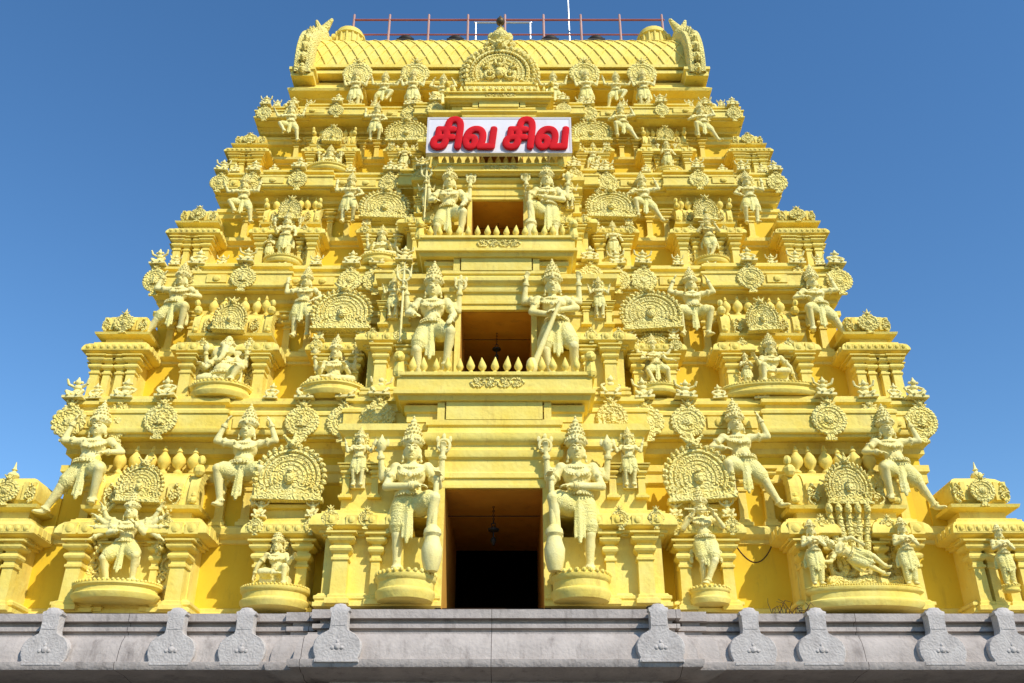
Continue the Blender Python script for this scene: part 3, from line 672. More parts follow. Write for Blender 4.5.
# --- granite base with its cornice
bm = newbm()
def base_cornice(bm, x0, x1, y0):
    p = [(.30, 1.50), (.30, 2.55), (.52, 2.58), (.78, 2.62), (1.28, 2.64), (1.31, 2.70), (1.31, 2.76), (1.23, 2.78), (1.21, 2.94), (1.15, 3.10), (1.06, 3.20), (1.06, 3.23), (.93, 3.24), (.93, 3.30), (1.01, 3.31), (1.01, 3.38), (.90, 3.40), (.90, 3.46), (1.03, 3.47), (1.03, 3.60), (.2, 3.60)]
    ring(bm, x0 + 0, x1, y0, D2 - y0, [(o, z + EYE) for o, z in p], cap=True)
base_cornice(bm, -10.0, 10.0, 17.72)
box(bm, -10.15, 10.15, 17.55, D2 - 17.55, 0, 1.5 + EYE)
bm2 = bm
# fore part of the cornice
p = [(-.3, 1.50), (-.3, 2.5), (-.05, 2.53), (.16, 2.60), (.28, 2.64), (.31, 2.70), (.31, 2.76), (.23, 2.78), (.21, 2.94), (.15, 3.10), (.06, 3.20), (.06, 3.23), (-.07, 3.24), (-.07, 3.30), (.01, 3.31), (.01, 3.38), (-.1, 3.40), (-.1, 3.46), (.03, 3.47), (.03, 3.615), (-.3, 3.62)]
ring(bm, -3.0, 3.15, 16.45, 17.5, [(o, z + EYE) for o, z in p])
box(bm, -2.75, 2.85, 16.7, 17.54, 0, 1.5 + EYE)
ring(bm, 3.15, 3.62, 16.62, 17.5, [(o * .8, z + EYE + (.01 if z > 3.6 else 0) - .012) for o, z in p])
ring(bm, -3.47, -3.0, 16.62, 17.5, [(o * .8, z + EYE - .012) for o, z in p])
bm_d = newbm(); box(bm_d, -2.72, 2.82, 16.66, 16.699, .2, 1.45 + EYE)
base = tpart('granite_base', mesh_of(bm, 'granite_base', M_STONE, 30), (0, 0, 0))
def stone_kudu():
    bm = newbm()
    half = [(0, -1.0), (.98, -1.0), (1.0, -.86), (.93, -.78), (1.04, -.45), (1.06, -.1), (.98, .22), (.80, .48), (.56, .64), (.42, .74), (.38, .95), (.38, 1.75), (.44, 1.80), (.44, 1.92), (.30, 1.98), (.22, 2.12), (0, 2.16)]
    out = half + [(-x, z) for x, z in half[-2:0:-1]]
    def lay(y, k_): return [bm.verts.new((x * k_ if abs(z) < 3 else x, y, .2 + (z - .2) * k_)) for x, z in out]
    rows = [lay(.3, 1), lay(-.16, 1), lay(-.21, .955)]
    for a, b in zip(rows, rows[1:]):
        for i in range(len(out)): j = (i + 1) % len(out); bm.faces.new((a[i], a[j], b[j], b[i]))
    bm.faces.new(rows[0]); bm.faces.new(rows[-1][::-1])
    ell(bm, (0, -.20, -.15), (.16, .06, .20), 8); ell(bm, (0, -.20, .10), (.07, .05, .12), 7)
    for q_ in (-1, 1): ell(bm, (q_ * .20, -.20, -.22), (.10, .05, .12), 7)
    box(bm, -.86, .86, -.235, -.15, -.96, -.84); box(bm, -.30, .30, -.225, -.15, .95, 1.05)
    return mesh_of(bm, 'stone_medallion', M_STONE2, 40)
link('base_facing', mesh_of(bm_d, 'base_facing', M_STONE), base, (0, -CY, 0))
ME_SK = stone_kudu()
for px in (47, 173, 243, 338, 660, 752, 820, 940, 1010, -60, 1090):
    fore = 320 < px < 680
    yk = 16.20 if fore else 16.50
    x = (px - 512) / 960 * (yk * .883 + 3.0 * .469) + .34
    link('stone_medallion', ME_SK, base, (x, yk, 3.0 + EYE), (.375, .42, .30))

# ------------------------------------------------------------------ statues
def V(*a): return Vector(a)
def crown_bm(h=.22, kind='tall'):
    bm = newbm()
    if kind == 'tall':
        lathe(bm, [(.062, -.02), (.076, -.008), (.080, .008), (.068, .018), (.064, .022), (.070, .034), (.070, .046), (.058, .054), (.056, .062), (.062, .070), (.060, .082), (.048, .090), (.052, .100), (.048, .112), (.036, .122), (.040, .132), (.034, .146), (.022, .156), (.026, .168), (.018, .180), (.008, .190), (.012, .200), (.003, .214)], 16)
        for rr, z, n in ((.073, .040, 16), (.064, .076, 14), (.053, .106, 12), (.041, .138, 10)):
            for i in range(n): a = 2 * PI * i / n; ell(bm, (rr * math.cos(a), rr * math.sin(a), z), .0085, 5)
    elif kind == 'bun':
        lathe(bm, [(.062, -.02), (.074, 0), (.066, .02), (.05, .035), (.054, .05), (.056, .07), (.04, .085), (.042, .10), (.02, .125), (.005, .135)], 14)
        for i in range(12): a = 2 * PI * i / 12; ell(bm, (.056 * math.cos(a), .056 * math.sin(a), .06), .009, 5)
    for i in range(11):
        a = PI + PI * i / 10; ell(bm, (.080 * math.cos(a), .080 * math.sin(a), .012 + .010 * math.sin(-a)), .013, 5)
    limb(bm, (0, -.078, .0), (0, -.074, .055), .018, .006, 6)
    for s in (-1, 1): limb(bm, (s * .055, -.05, .01), (s * .056, -.045, .045), .014, .005, 6)
    return bm
def beads(bm, c, axis, R0, r, n, a0=0, a1=2 * PI):
    q = Vector(axis).to_track_quat('Z', 'Y').to_matrix()
    for i in range(n):
        a = a0 + (a1 - a0) * i / n; ell(bm, Vector(c) + q @ Vector((R0 * math.cos(a), R0 * math.sin(a), 0)), r, 5)
def figure(name, pz=.5, lean=0, hx=0, arms=(), legs=(), head='human', crown='tall', cloth='dhoti', fat=1.0, vox=.0095, extra=None, female=False, roll=None, hold=None, chest_y=0.0):
    """returns list of (part name, mesh). Feet near z=0, faces -Y"""
    P = V(0, 0, pz); ch = P + V(lean * .5, chest_y * .5, .16); nk = P + V(lean, chest_y, .265); hd = P + V(lean + hx, chest_y - .012, .345)
    bm = newbm()
    ell(bm, P, (.098 * fat, .078 * fat, .075), 12); ell(bm, P + V(lean * .25, chest_y * .2 - .01 * fat, .075), (.078 * fat, .07 * fat, .07), 12)
    ell(bm, ch + V(0, 0, .01), (.108, .075, .085), 12); ell(bm, ch + V(0, -.0, .06), (.118, .06, .045), 12)
    for s in (-1, 1): ell(bm, ch + V(s * .048, -.055, .015), (.042, .035, .04) if female else (.05, .025, .035), 10)
    if fat > 1.2: ell(bm, P + V(0, -.05, .07), (.11, .10, .095), 12)
    limb(bm, nk - V(0, 0, .02), hd - V(0, -.01, .03), .038, .034)
    if head == 'human':
        ell(bm, hd, (.060, .064, .074), 14); ell(bm, hd + V(0, -.025, -.042), (.034, .036, .03), 10)
        limb(bm, hd + V(0, -.060, .012), hd + V(0, -.072, -.014), .007, .013, 8)
        for s in (-1, 1):
            ell(bm, hd + V(s * .023, -.052, .008), (.014, .010, .009), 8); limb(bm, hd + V(s * .01, -.060, .022), hd + V(s * .038, -.048, .024), .006, .004, 6)
            ell(bm, hd + V(s * .060, .0, -.005), (.012, .018, .026), 8); ell(bm, hd + V(s * .062, -.004, -.042), (.017, .017, .02), 8)
        limb(bm, hd + V(-.016, -.058, -.034), hd + V(.016, -.058, -.034), .007, .007, 6)
    elif head == 'elephant':
        ell(bm, hd, (.078, .075, .078), 14)
        for s in (-1, 1):
            ell(bm, hd + V(s * .115, .01, -.01), (.055, .018, .07), 12); ell(bm, hd + V(s * .03, -.06, .045), (.035, .03, .03), 8); ell(bm, hd + V(s * .035, -.066, .005), .012, 6)
            limb(bm, hd + V(s * .035, -.07, -.05), hd + V(s * .05, -.11, -.075), .013, .006, 6)
        pts = [V(0, -.07, -.01), V(0, -.10, -.07), V(-.01, -.115, -.13), V(-.035, -.125, -.18), V(-.075, -.13, -.19)]
        for i, (a, b) in enumerate(zip(pts, pts[1:])): limb(bm, hd + a, hd + b, .040 - .006 * i, .034 - .006 * i)
    elif head == 'lion':
        ell(bm, hd, (.085, .08, .085), 12); ell(bm, hd + V(0, -.08, -.03), (.045, .05, .04), 10)
        for i in range(12):
            a = 2 * PI * i / 12; ell(bm, hd + V(.085 * math.cos(a), .0, .085 * math.sin(a)), .032, 6)
    # jewellery
    torus(bm, nk + V(0, -.012, -.028), (0, -.35, 1), .062, .010, 18, 6); torus(bm, nk + V(0, -.03, -.055), (0, -.75, 1), .085, .009, 18, 6)
    torus(bm, P + V(0, -.005, .03), (0, 0, 1), .098 * fat, .012, 20, 6)
    limb(bm, nk + V(-.09, -.05, -.03), P + V(.07, -.07, .06), .008, .008, 6)
    # arms
    for (s, e, h, *opt) in arms:
        sh = nk + V(s * .118, .0, -.035); E = sh + V(*e); Hh = sh + V(*h)
        ell(bm, sh, (.046, .042, .042), 10); limb(bm, sh, E, .037, .029); limb(bm, E, Hh, .030, .020)
        d = (Hh - E).normalized(); d2 = (E - sh).normalized()
        torus(bm, sh + (E - sh) * .5, d2, .036, .010, 14, 5); torus(bm, E + (Hh - E) * .85, d, .025, .009, 12, 5)
        pc = Hh + d * .028; q = d.to_track_quat('Z', 'Y').to_matrix()
        ell(bm, pc, (.024, .013, .028), 8, rot=q.to_4x4())
        curl = opt[0] if opt else .5
        for f in range(4):
            off = (f - 1.5) * .0125; L1 = (.022, .026, .024, .018)[f]
            a = pc + q @ V(off, 0, .020); b_ = a + q @ V(off * .15, -.012 * curl, L1); c_ = b_ + q @ V(0, -.022 * curl, L1 * (1 - curl * .9))
            limb(bm, a, b_, .0072, .0066, 6); limb(bm, b_, c_, .0066, .0055, 6)
        a = pc + q @ V(s * .018, -.004, -.008); b_ = a + q @ V(s * .018, -.008, .016); limb(bm, a, b_, .009, .007, 6); limb(bm, b_, b_ + q @ V(s * -.002, -.012, .016), .007, .006, 6)
    jw = newbm()
    if head == 'human':          # face and jewellery keep their crisp edges: not melted into the body
        for s in (-1, 1):
            ell(jw, hd + V(s * .024, -.058, .008), (.0145, .009, .0075), 8); ell(jw, hd + V(s * .024, -.0655, .008), (.006, .004, .005), 6)
            limb(jw, hd + V(s * .008, -.066, .024), hd + V(s * .024, -.064, .030), .0045, .0055, 6); limb(jw, hd + V(s * .024, -.064, .030), hd + V(s * .042, -.052, .024), .0055, .003, 6)
            ell(jw, hd + V(s * .009, -.074, -.017), (.007, .006, .005), 6); torus(jw, hd + V(s * .066, -.004, -.045), (1, 0, 0), .018, .007, 10, 5)
            ell(jw, hd + V(s * .070, -.004, -.072), .012, 6)
        limb(jw, hd + V(0, -.064, .015), hd + V(0, -.078, -.014), .006, .010, 8)
        limb(jw, hd + V(-.015, -.064, -.032), hd + V(.015, -.064, -.032), .0055, .0055, 6); limb(jw, hd + V(-.011, -.062, -.042), hd + V(.011, -.062, -.042), .0060, .0060, 6)
        ell(jw, hd + V(0, -.056, -.060), (.015, .012, .011), 8)
    beads(jw, nk + V(0, -.012, -.030), (0, -.35, 1), .068, .0085, 22); beads(jw, nk + V(0, -.034, -.060), (0, -.8, 1), .092, .0095, 26)
    beads(jw, P + V(0, -.005, .040), (0, 0, 1), .103 * fat, .0095, 28); beads(jw, P + V(0, -.005, .018), (0, 0, 1), .108 * fat, .0075, 30)
    ell(jw, nk + V(0, -.112, -.115), (.017, .010, .022), 7); ell(jw, P + V(0, -.108 * fat, .03), (.022, .012, .022), 8)
    for (s, e, h, *o_) in arms:
        sh = nk + V(s * .118, .0, -.035); E = sh + V(*e); Hh = sh + V(*h)
        beads(jw, sh + (E - sh) * .50, (E - sh), .037, .0085, 12); ell(jw, sh + (E - sh) * .5 + V(0, -.038, .006), (.014, .010, .020), 6)
        torus(jw, E + (Hh - E) * .80, (Hh - E), .026, .0055, 12, 5); torus(jw, E + (Hh - E) * .90, (Hh - E), .024, .0055, 12, 5)
    for (s, kn, an, fd) in legs:
        K = V(*kn); A = V(*an); beads(jw, A + (K - A) * .10, (K - A), .034, .008, 12)
    # legs
    skirt = newbm()
    for (s, kn, an, fd) in legs:
        hp = P + V(s * .055, 0, -.03); K = V(*kn); A = V(*an); F = V(*fd).normalized()
        limb(bm, hp, K, .064, .044); ell(bm, K, .046, 10); limb(bm, K, A, .042, .027)
        ell(bm, K + (A - K) * .3 + V(0, .012, 0), (.043, .043, .06), 10, rot=(A - K).to_track_quat('Z', 'Y').to_matrix().to_4x4())
        torus(bm, A + (K - A) * .10, (A - K), .031, .011, 14, 5)
        q = F.to_track_quat('Y', 'Z').to_matrix().to_4x4()
        ell(bm, A + F * .035 + V(0, 0, -.012), (.030, .062, .020), 10, rot=q)
        side = F.cross(V(0, 0, 1))
        side = side.normalized() if side.length > .1 else V(1, 0, 0)
        for tt in range(5):
            c = A + F * (.085 - abs(tt - 1) * .004) + side * ((tt - 2) * .012) + V(0, 0, -.018); ell(bm, c, (.008, .012, .008) if tt else (.010, .014, .010), 6)
        if cloth in ('dhoti', 'skirt'):
            m_ = .78 if cloth == 'dhoti' else .92
            e_ = hp + (K - hp) * m_
            limb(skirt, hp, e_, .080, .064)
            for i in range(7):
                c = hp + (e_ - hp) * (.18 + .8 * i / 6); torus(skirt, c, (K - hp), .074 - .010 * i / 6, .010, 18, 5)
            if cloth == 'skirt': limb(skirt, e_, K + (A - K) * .75, .062, .05)
    body = remeshed(bm, name, M_STAT, vox); jm = mesh_of(jw, 'tmp_j', M_STAT, 50)
    mb = newbm(); mb.from_mesh(body); mb.from_mesh(jm); mb.to_mesh(body); mb.free(); bpy.data.meshes.remove(jm)
    out = [('figure', body)]
    if cloth:
        ell(skirt, P + V(0, 0, -.005), (.110 * fat, .088 * fat, .062), 12)
        torus(skirt, P + V(0, 0, .035), (0, 0, 1), .100 * fat, .014, 20, 6)
        # hanging front sash with tassels and side tails
        zb = max(.05, pz - .30)
        for dx, yy, wd in ((0, -.085, .020), (-.022, -.08, .012), (.022, -.08, .012)):
            limb(skirt, P + V(dx, yy + .01, -.02), V(P.x + dx * 1.6, yy - .015, zb + abs(dx) * 1.2), wd, wd * .8, 8)
        if pz > .3:
            for s in (-1, 1):
                limb(skirt, P + V(s * .11, .01, .0), P + V(s * .155, .02, -.12), .020, .018, 8); limb(skirt, P + V(s * .155, .02, -.12), P + V(s * .15, .02, -.21), .018, .024, 8)
        out.append(('loincloth', remeshed(skirt, name + '_cloth', M_CLOTH, vox * 1.05, 1)))
    else: skirt.free()
    if crown:
        cb_ = crown_bm(kind=crown)
        bmesh.ops.transform(cb_, matrix=Matrix.Translation(hd + V(0, .010, .055)), verts=cb_.verts)
        out.append(('crown', mesh_of(cb_, name + '_crown', M_STAT, 50)))
    for (pn, fn) in (extra or []):
        b2 = newbm(); fn(b2, P, nk, hd); out.append((pn, mesh_of(b2, name + '_' + pn, M_CARVE if pn in ('aureole', 'serpent_hoods', 'halo') else M_STAT, 45)))
    if roll is not None:
        ang, dz = roll
        for pn, me in out: me.transform(Matrix.Translation((0, 0, dz)) @ Matrix.Rotation(ang, 4, 'Y'))
    return out

def club(b, P, nk, hd):
    limb(b, (.20, -.13, .60), (.185, -.13, .12), .020, .030, 10); ell(b, (.20, -.13, .615), .030, 10)
    lathe(b, [(.03, .30), (.06, .27), (.065, .24), (.05, .22), (.058, .19), (.075, .14), (.07, .08), (.055, .02), (.045, .0)][::-1], 14, Matrix.Translation((.185, -.13, .0)))
def trident(x, y, z0_, z1_):
    def f(b, P, nk, hd):
        limb(b, (x, y, z0_), (x, y, z1_), .010, .010, 8)
        torus(b, (x, y, z1_ + .075), (0, 1, 0), .055, .010, 12, 6, 0, 2 * PI)
        limb(b, (x, y, z1_), (x, y, z1_ + .19), .016, .004, 8)
        for s in (-1, 1): limb(b, (x + s * .055, y, z1_ + .06), (x + s * .065, y, z1_ + .17), .013, .003, 8)
        torus(b, (x, y, z1_ - .05), (0, 0, 1), .022, .010, 10, 5)
    return f
def attribute(x, y, z, kind):
    def f(b, P, nk, hd):
        if kind == 'disc':
            torus(b, (x, y, z), (0, 1, 0), .045, .012, 16, 6); ell(b, (x, y, z), (.02, .02, .02), 8)
            for i in range(4): limb(b, (x, y, z), (x + .045 * math.cos(i * PI / 2), y, z + .045 * math.sin(i * PI / 2)), .006, .006, 5)
            for i in range(3): a = PI / 2 + (i - 1) * .8; ell(b, (x + .065 * math.cos(a), y, z + .065 * math.sin(a)), (.016, .01, .026), 6)
        else:
            lathe(b, [(.012, -.05), (.035, -.02), (.042, .01), (.032, .035), (.015, .055), (.004, .08)], 10, Matrix.Translation((x, y, z)))
            for s in (-1, 1): ell(b, (x + s * .045, y, z + .02), (.016, .01, .03), 6)
    return f
def join(*fs):
    def f(b, P, nk, hd):
        for g in fs: g(b, P, nk, hd)
    return f
def halo(rad=.11, n=18):
    def f(b, P, nk, hd):
        c = hd + V(0, .06, .02)
        lathe(b, [(rad, -.01), (rad, .02), (rad * .8, .03), (rad * .7, .02), (.01, .02)], 22, Matrix.Translation(c) @ Matrix.Rotation(R(90), 4, 'X'))
        for i in range(n):
            a = 2 * PI * i / n; ell(b, c + V(rad * 1.05 * math.cos(a), 0, rad * 1.05 * math.sin(a)), .018, 6)
    return f
def aureole(cx, cz, rx, rz, filled=False):
    def f(b, P, nk, hd):
        n = 36; pr = None; a0, a1 = -.65, PI + .65
        if filled:
            lathe(b, [(1, -.02), (1, .03), (.9, .05), (.84, .03), (.01, .02)], 32, Matrix.Translation((cx, .10, cz)) @ Matrix.Rotation(R(90), 4, 'X'), sx=rx, sy=rz)
        for i in range(n + 1):
            a = a0 + (a1 - a0) * i / n; p_ = V(cx + rx * math.cos(a), .07, cz + rz * math.sin(a))
            if pr is not None: limb(b, pr, p_, .020, .020, 6, False)
            pr = p_
            q_ = V(cx + (rx + .045) * math.cos(a), .07, cz + (rz + .045) * math.sin(a)); ell(b, q_, (.020, .018, .024), 6)
            if i % 3 == 0: ell(b, V(cx + (rx + .085) * math.cos(a), .07, cz + (rz + .085) * math.sin(a)), (.014, .012, .018), 6)
    return f
def throne(b, P, nk, hd):
    box(b, -.17, .17, .06, .12, 0, .52); 
    arc_xz(b, 0, .06, .42, .15, .03, 0, PI, 14, 6)
    for s in (-1, 1): limb(b, (s * .16, .06, 0), (s * .16, .06, .42), .03, .025, 8); ell(b, (s * .16, .05, .45), .04, 8)
def hoods(b, P, nk, hd):
    for i in range(5):
        x = -.34 + .16 * i
        limb(b, (x * .75, .05, .50), (x, .0, .92), .055, .050, 10); ell(b, (x, -.04, .97), (.062, .075, .07), 10); ell(b, (x, -.10, .93), (.035, .04, .03), 8)
        for j in range(4): torus(b, (x * (.8 + .05 * j), .045 - .012 * j, .58 + .09 * j), (0, 0, 1), .056, .010, 12, 5)
    for i, (cx, cz, rr) in enumerate(((-.30, .30, .13), (-.12, .34, .15), (.08, .30, .13))):
        torus(b, (cx, .06, cz), (.2, 1, .1), rr, .05, 18, 8)
    prev = V(-.5, -.02, .09)
    for i in range(16):
        u = (i + 1) / 16; p_ = V(-.5 + 1.15 * u, -.02 + .04 * math.sin(u * 9), .09 + .02 * math.sin(u * 14)); limb(b, prev, p_, .065, .065 - .03 * max(0, u - .7), 8); prev = p_
guard_legs = [(-1, (-.075, -.03, .26), (-.07, .0, .035), (-.25, -1, 0)), (1, (.19, -.13, .48), (.155, -.10, .20), (.1, -1, -.5))]
up_arms = [(-1, (-.10, .03, -.06), (-.12, -.01, .10)), (1, (.10, .03, -.06), (.11, -.01, .10))]
FIG = {}
FIG['guard'] = figure('guardian', arms=[(-1, (-.06, -.06, -.15), (.18, -.15, -.17)), (1, (.09, -.02, -.13), (.09, -.13, -.10))] + up_arms, legs=guard_legs, vox=.0075,
    extra=[('club', club), ('conch', attribute(-.235, -.01, .89, 'conch')), ('disc', attribute(.235, -.01, .89, 'disc'))], crown='tall', fat=1.05)
FIG['guard_trident'] = figure('guardian_trident', pz=.47, arms=[(-1, (-.09, -.04, -.12), (-.02, -.13, -.17)), (1, (.07, -.06, -.14), (.05, -.15, -.22))] + up_arms,
    legs=[(-1, (-.11, -.08, .25), (-.09, .0, .035), (-.35, -1, 0)), (1, (.17, -.15, .37), (.13, -.07, .10), (.4, -1, -.3))], vox=.0080, fat=1.0,
    extra=[('trident', trident(-.26, -.03, .35, .86)), ('disc', attribute(.235, -.01, .86, 'disc'))])
FIG['guard_cross'] = figure('guardian_crossed', pz=.49, lean=-.04, hx=.01, arms=[(-1, (-.06, -.07, -.14), (.14, -.13, -.20)), (1, (.09, -.06, -.10), (-.10, -.14, -.16)), (-1, (-.12, .03, .0), (-.10, .0, .17)), (1, (.12, .03, .0), (.12, .0, .17))],
    legs=[(-1, (-.10, -.05, .26), (-.05, -.02, .035), (-.3, -1, 0)), (1, (.13, -.10, .27), (.14, .02, .06), (.4, -1, 0))], vox=.0080,
    extra=[('staff', lambda b, P, nk, hd: (limb(b, (-.22, -.13, .06), (.02, -.16, .62), .028, .016, 10), ell(b, (-.22, -.13, .09), (.05, .05, .07), 10)))])
FIG['atlas'] = figure('atlas', pz=.42, lean=.03, arms=[(-1, (-.15, -.03, .0), (-.10, -.02, .17)), (1, (.12, -.02, -.10), (.03, -.12, -.14))],
    legs=[(-1, (-.16, -.04, .24), (-.27, -.02, .035), (-1, -.8, 0)), (1, (.16, -.14, .36), (.12, -.05, .10), (.3, -1, 0))], crown='tall', fat=1.1)
FIG['atlas_squat'] = figure('atlas_squat', pz=.36, arms=[(-1, (-.14, -.02, .02), (-.08, -.02, .18)), (1, (.14, -.02, .02), (.08, -.02, .18))],
    legs=[(-1, (-.18, -.12, .32), (-.14, -.03, .035), (-.6, -1, 0)), (1, (.18, -.12, .32), (.14, -.03, .035), (.6, -1, 0))], fat=1.15)
FIG['atlas_stand'] = figure('atlas_stand', pz=.5, lean=.02, arms=[(-1, (-.13, -.04, -.06), (-.13, -.03, .12)), (1, (.10, -.03, -.12), (.02, -.10, -.20))],
    legs=[(-1, (-.08, -.03, .27), (-.08, .0, .035), (-.3, -1, 0)), (1, (.11, -.08, .29), (.09, .03, .05), (.3, -1, 0))])
FIG['seated'] = figure('seated', pz=.09, arms=[(-1, (-.05, -.03, -.14), (-.02, -.15, -.10)), (1, (.05, -.03, -.14), (.02, -.15, -.10))] + up_arms,
    legs=[(-1, (-.22, -.10, .07), (.02, -.17, .045), (1, -.4, 0)), (1, (.22, -.10, .075), (-.03, -.20, .07), (-1, -.3, 0))], cloth='dhoti',
    extra=[('throne', throne), ('conch', attribute(-.235, -.01, .46, 'conch')), ('disc', attribute(.235, -.01, .46, 'disc'))])
FIG['seated_ease'] = figure('seated_ease', pz=.20, lean=-.04, arms=[(-1, (-.10, -.01, -.13), (-.13, .0, -.24)), (1, (.07, -.08, -.12), (.13, -.16, -.06))],
    legs=[(-1, (-.18, -.13, .19), (.0, -.18, .17), (1, -.3, 0)), (1, (.12, -.19, .24), (.13, -.17, .03), (.2, -1, 0))],
    extra=[('halo', halo()), ('seat_block', lambda b, P, nk, hd: box(b, -.2, .16, -.08, .12, 0, .15))])
FIG['flute'] = figure('flute', pz=.5, lean=-.03, hx=.01, arms=[(-1, (-.08, -.07, -.12), (.02, -.13, .02)), (1, (.10, -.07, -.10), (.0, -.14, .02))],
    legs=[(-1, (-.045, -.05, .27), (-.05, .0, .035), (-.3, -1, 0)), (1, (.06, -.10, .27), (-.03, -.09, .05), (-.8, -1, 0))],
    extra=[('flute', lambda b, P, nk, hd: limb(b, (-.20, -.13, .80), (.12, -.15, .78), .011, .011, 8)), ('halo', halo(.10))])
many = [(-1, (-.13, .0, a), (-.13 - .11 * math.cos(t), -.02, a + .11 * math.sin(t))) for a, t in ((-.10, -.5), (-.05, .1), (.0, .6), (.06, 1.1))] + \
       [(1, (.13, .0, a), (.13 + .11 * math.cos(t), -.02, a + .11 * math.sin(t))) for a, t in ((-.10, -.5), (-.05, .1), (.0, .6), (.06, 1.1))]
FIG['dancer_many'] = figure('dancer_many', pz=.42, arms=many + [(-1, (-.06, -.06, -.12), (.06, -.13, -.12)), (1, (.07, -.06, -.12), (.0, -.14, -.05))],
    legs=[(-1, (-.16, -.10, .26), (-.12, .0, .035), (-.6, -1, 0)), (1, (.17, -.12, .28), (.14, -.02, .035), (.6, -1, 0))],
    extra=[('aureole', aureole(0, .62, .34, .36))])
FIG['elephant'] = figure('elephant_headed', pz=.13, fat=1.35, head='elephant', crown='bun', arms=[(-1, (-.09, -.04, -.12), (-.10, -.14, -.12)), (1, (.09, -.04, -.12), (.06, -.15, -.13))] + up_arms,
    legs=[(-1, (-.22, -.11, .08), (-.02, -.18, .05), (1, -.4, 0)), (1, (.20, -.16, .20), (.13, -.16, .04), (.1, -1, 0))],
    extra=[('throne', throne), ('conch', attribute(-.235, -.01, .50, 'conch')), ('disc', attribute(.235, -.01, .50, 'disc'))])
FIG['dancer'] = figure('dancer', pz=.47, lean=.02, arms=[(-1, (-.13, -.03, -.02), (-.16, -.04, .14)), (1, (.14, -.03, -.04), (.20, -.06, .08))],
    legs=[(-1, (-.14, -.06, .29), (-.17, .02, .06), (-.8, -1, 0)), (1, (.19, -.12, .40), (.08, -.12, .20), (-.2, -1, -.4))], crown='tall')
FIG['arch_dancer'] = figure('arch_dancer', pz=.40, lean=-.05, arms=[(-1, (-.13, -.02, .02), (-.12, -.02, .17)), (1, (.12, -.03, -.02), (.20, -.05, .10)), (-1, (-.08, -.06, -.12), (.04, -.13, -.14)), (1, (.10, -.04, -.12), (.18, -.1, -.16))],
    legs=[(-1, (-.16, -.10, .28), (-.05, -.06, .06), (-.3, -1, 0)), (1, (.16, -.10, .30), (.20, .0, .06), (.6, -1, 0))],
    extra=[('aureole', aureole(0, .52, .31, .48, True))])
FIG['standing'] = figure('standing', pz=.5, arms=[(-1, (-.06, -.03, -.15), (-.06, -.13, -.12)), (1, (.06, -.03, -.15), (.07, -.10, -.22))] + up_arms, cloth='skirt',
    legs=[(-1, (-.06, -.02, .27), (-.06, .0, .035), (-.3, -1, 0)), (1, (.06, -.02, .27), (.06, .0, .035), (.3, -1, 0))],
    extra=[('halo', halo(.10)), ('conch', attribute(-.235, -.01, .88, 'conch')), ('disc', attribute(.235, -.01, .88, 'disc'))])
FIG['devotee'] = figure('devotee', pz=.5, female=True, cloth='skirt', crown='bun', arms=[(-1, (-.05, -.06, -.13), (.07, -.15, -.08)), (1, (.05, -.06, -.13), (-.07, -.155, -.08))],
    legs=[(-1, (-.05, -.03, .27), (-.05, .0, .035), (-.2, -1, 0)), (1, (.06, -.04, .27), (.05, .0, .035), (.3, -1, 0))])
FIG['recline'] = figure('recline', pz=.5, arms=[(-1, (-.14, -.04, .02), (-.20, -.05, .14)), (1, (.10, -.06, -.12), (.06, -.12, -.24))],
    legs=[(-1, (-.05, -.05, .24), (-.05, -.02, .0), (0, -1, -.4)), (1, (.09, -.08, .24), (.05, -.04, .02), (0, -1, -.4))], roll=(R(-62), .0))
FIG['pillar_figure'] = figure('pillar_figure', pz=.5, arms=[(-1, (-.09, -.03, -.10), (-.13, -.04, .07)), (1, (.09, -.03, -.10), (.13, -.04, .07))],
    legs=[(-1, (-.07, -.05, .27), (-.06, .0, .035), (-.3, -1, 0)), (1, (.08, -.05, .27), (.06, .0, .035), (.3, -1, 0))],
    extra=[('halo', halo(.13, 20)), ('post', lambda b, P, nk, hd: box(b, -.12, .12, .05, .16, 0, 1.08))], vox=.011)
FIG['lion'] = figure('lion', pz=.20, head='lion', crown=None, cloth=None, fat=1.2, arms=[(-1, (-.03, -.07, -.12), (-.02, -.12, -.30)), (1, (.03, -.07, -.12), (.02, -.12, -.30))],
    legs=[(-1, (-.14, -.14, .22), (-.11, -.06, .035), (-.2, -1, 0)), (1, (.14, -.14, .22), (.11, -.06, .035), (.2, -1, 0))], vox=.013)

def pedestal_bm(rx, ry=None, h=.16, und=.06):
    """bracket pedestal; top at z=0"""
    ry = ry or rx; bm = newbm(); k = rx
    pr = [(.70, -h - und * .7), (.92, -h - und * .6), (1.0, -h), (1.01, -h * .86), (.99, -h * .80), (.94, -h * .76), (.94, -h * .42), (.99, -h * .34), (1.02, -h * .26), (1.02, -h * .12), (.97, -h * .06), (.97, 0)]
    lathe(bm, pr, 32, sx=rx, sy=ry)
    n = max(14, int(26 * rx / .2))
    for i in range(n):
        a = 2 * PI * i / n; ell(bm, (rx * .99 * math.cos(a), ry * .99 * math.sin(a), -h * .06 + .006), (.017, .017, .016), 6)
    return bm
PEDS = {}
def ped(rx, ry=None, h=.16, und=.06):
    key = (rx, ry, h, und)
    if key not in PEDS: PEDS[key] = mesh_of(pedestal_bm(rx, ry, h, und), 'pedestal', M_CREAM, 40)
    return PEDS[key]

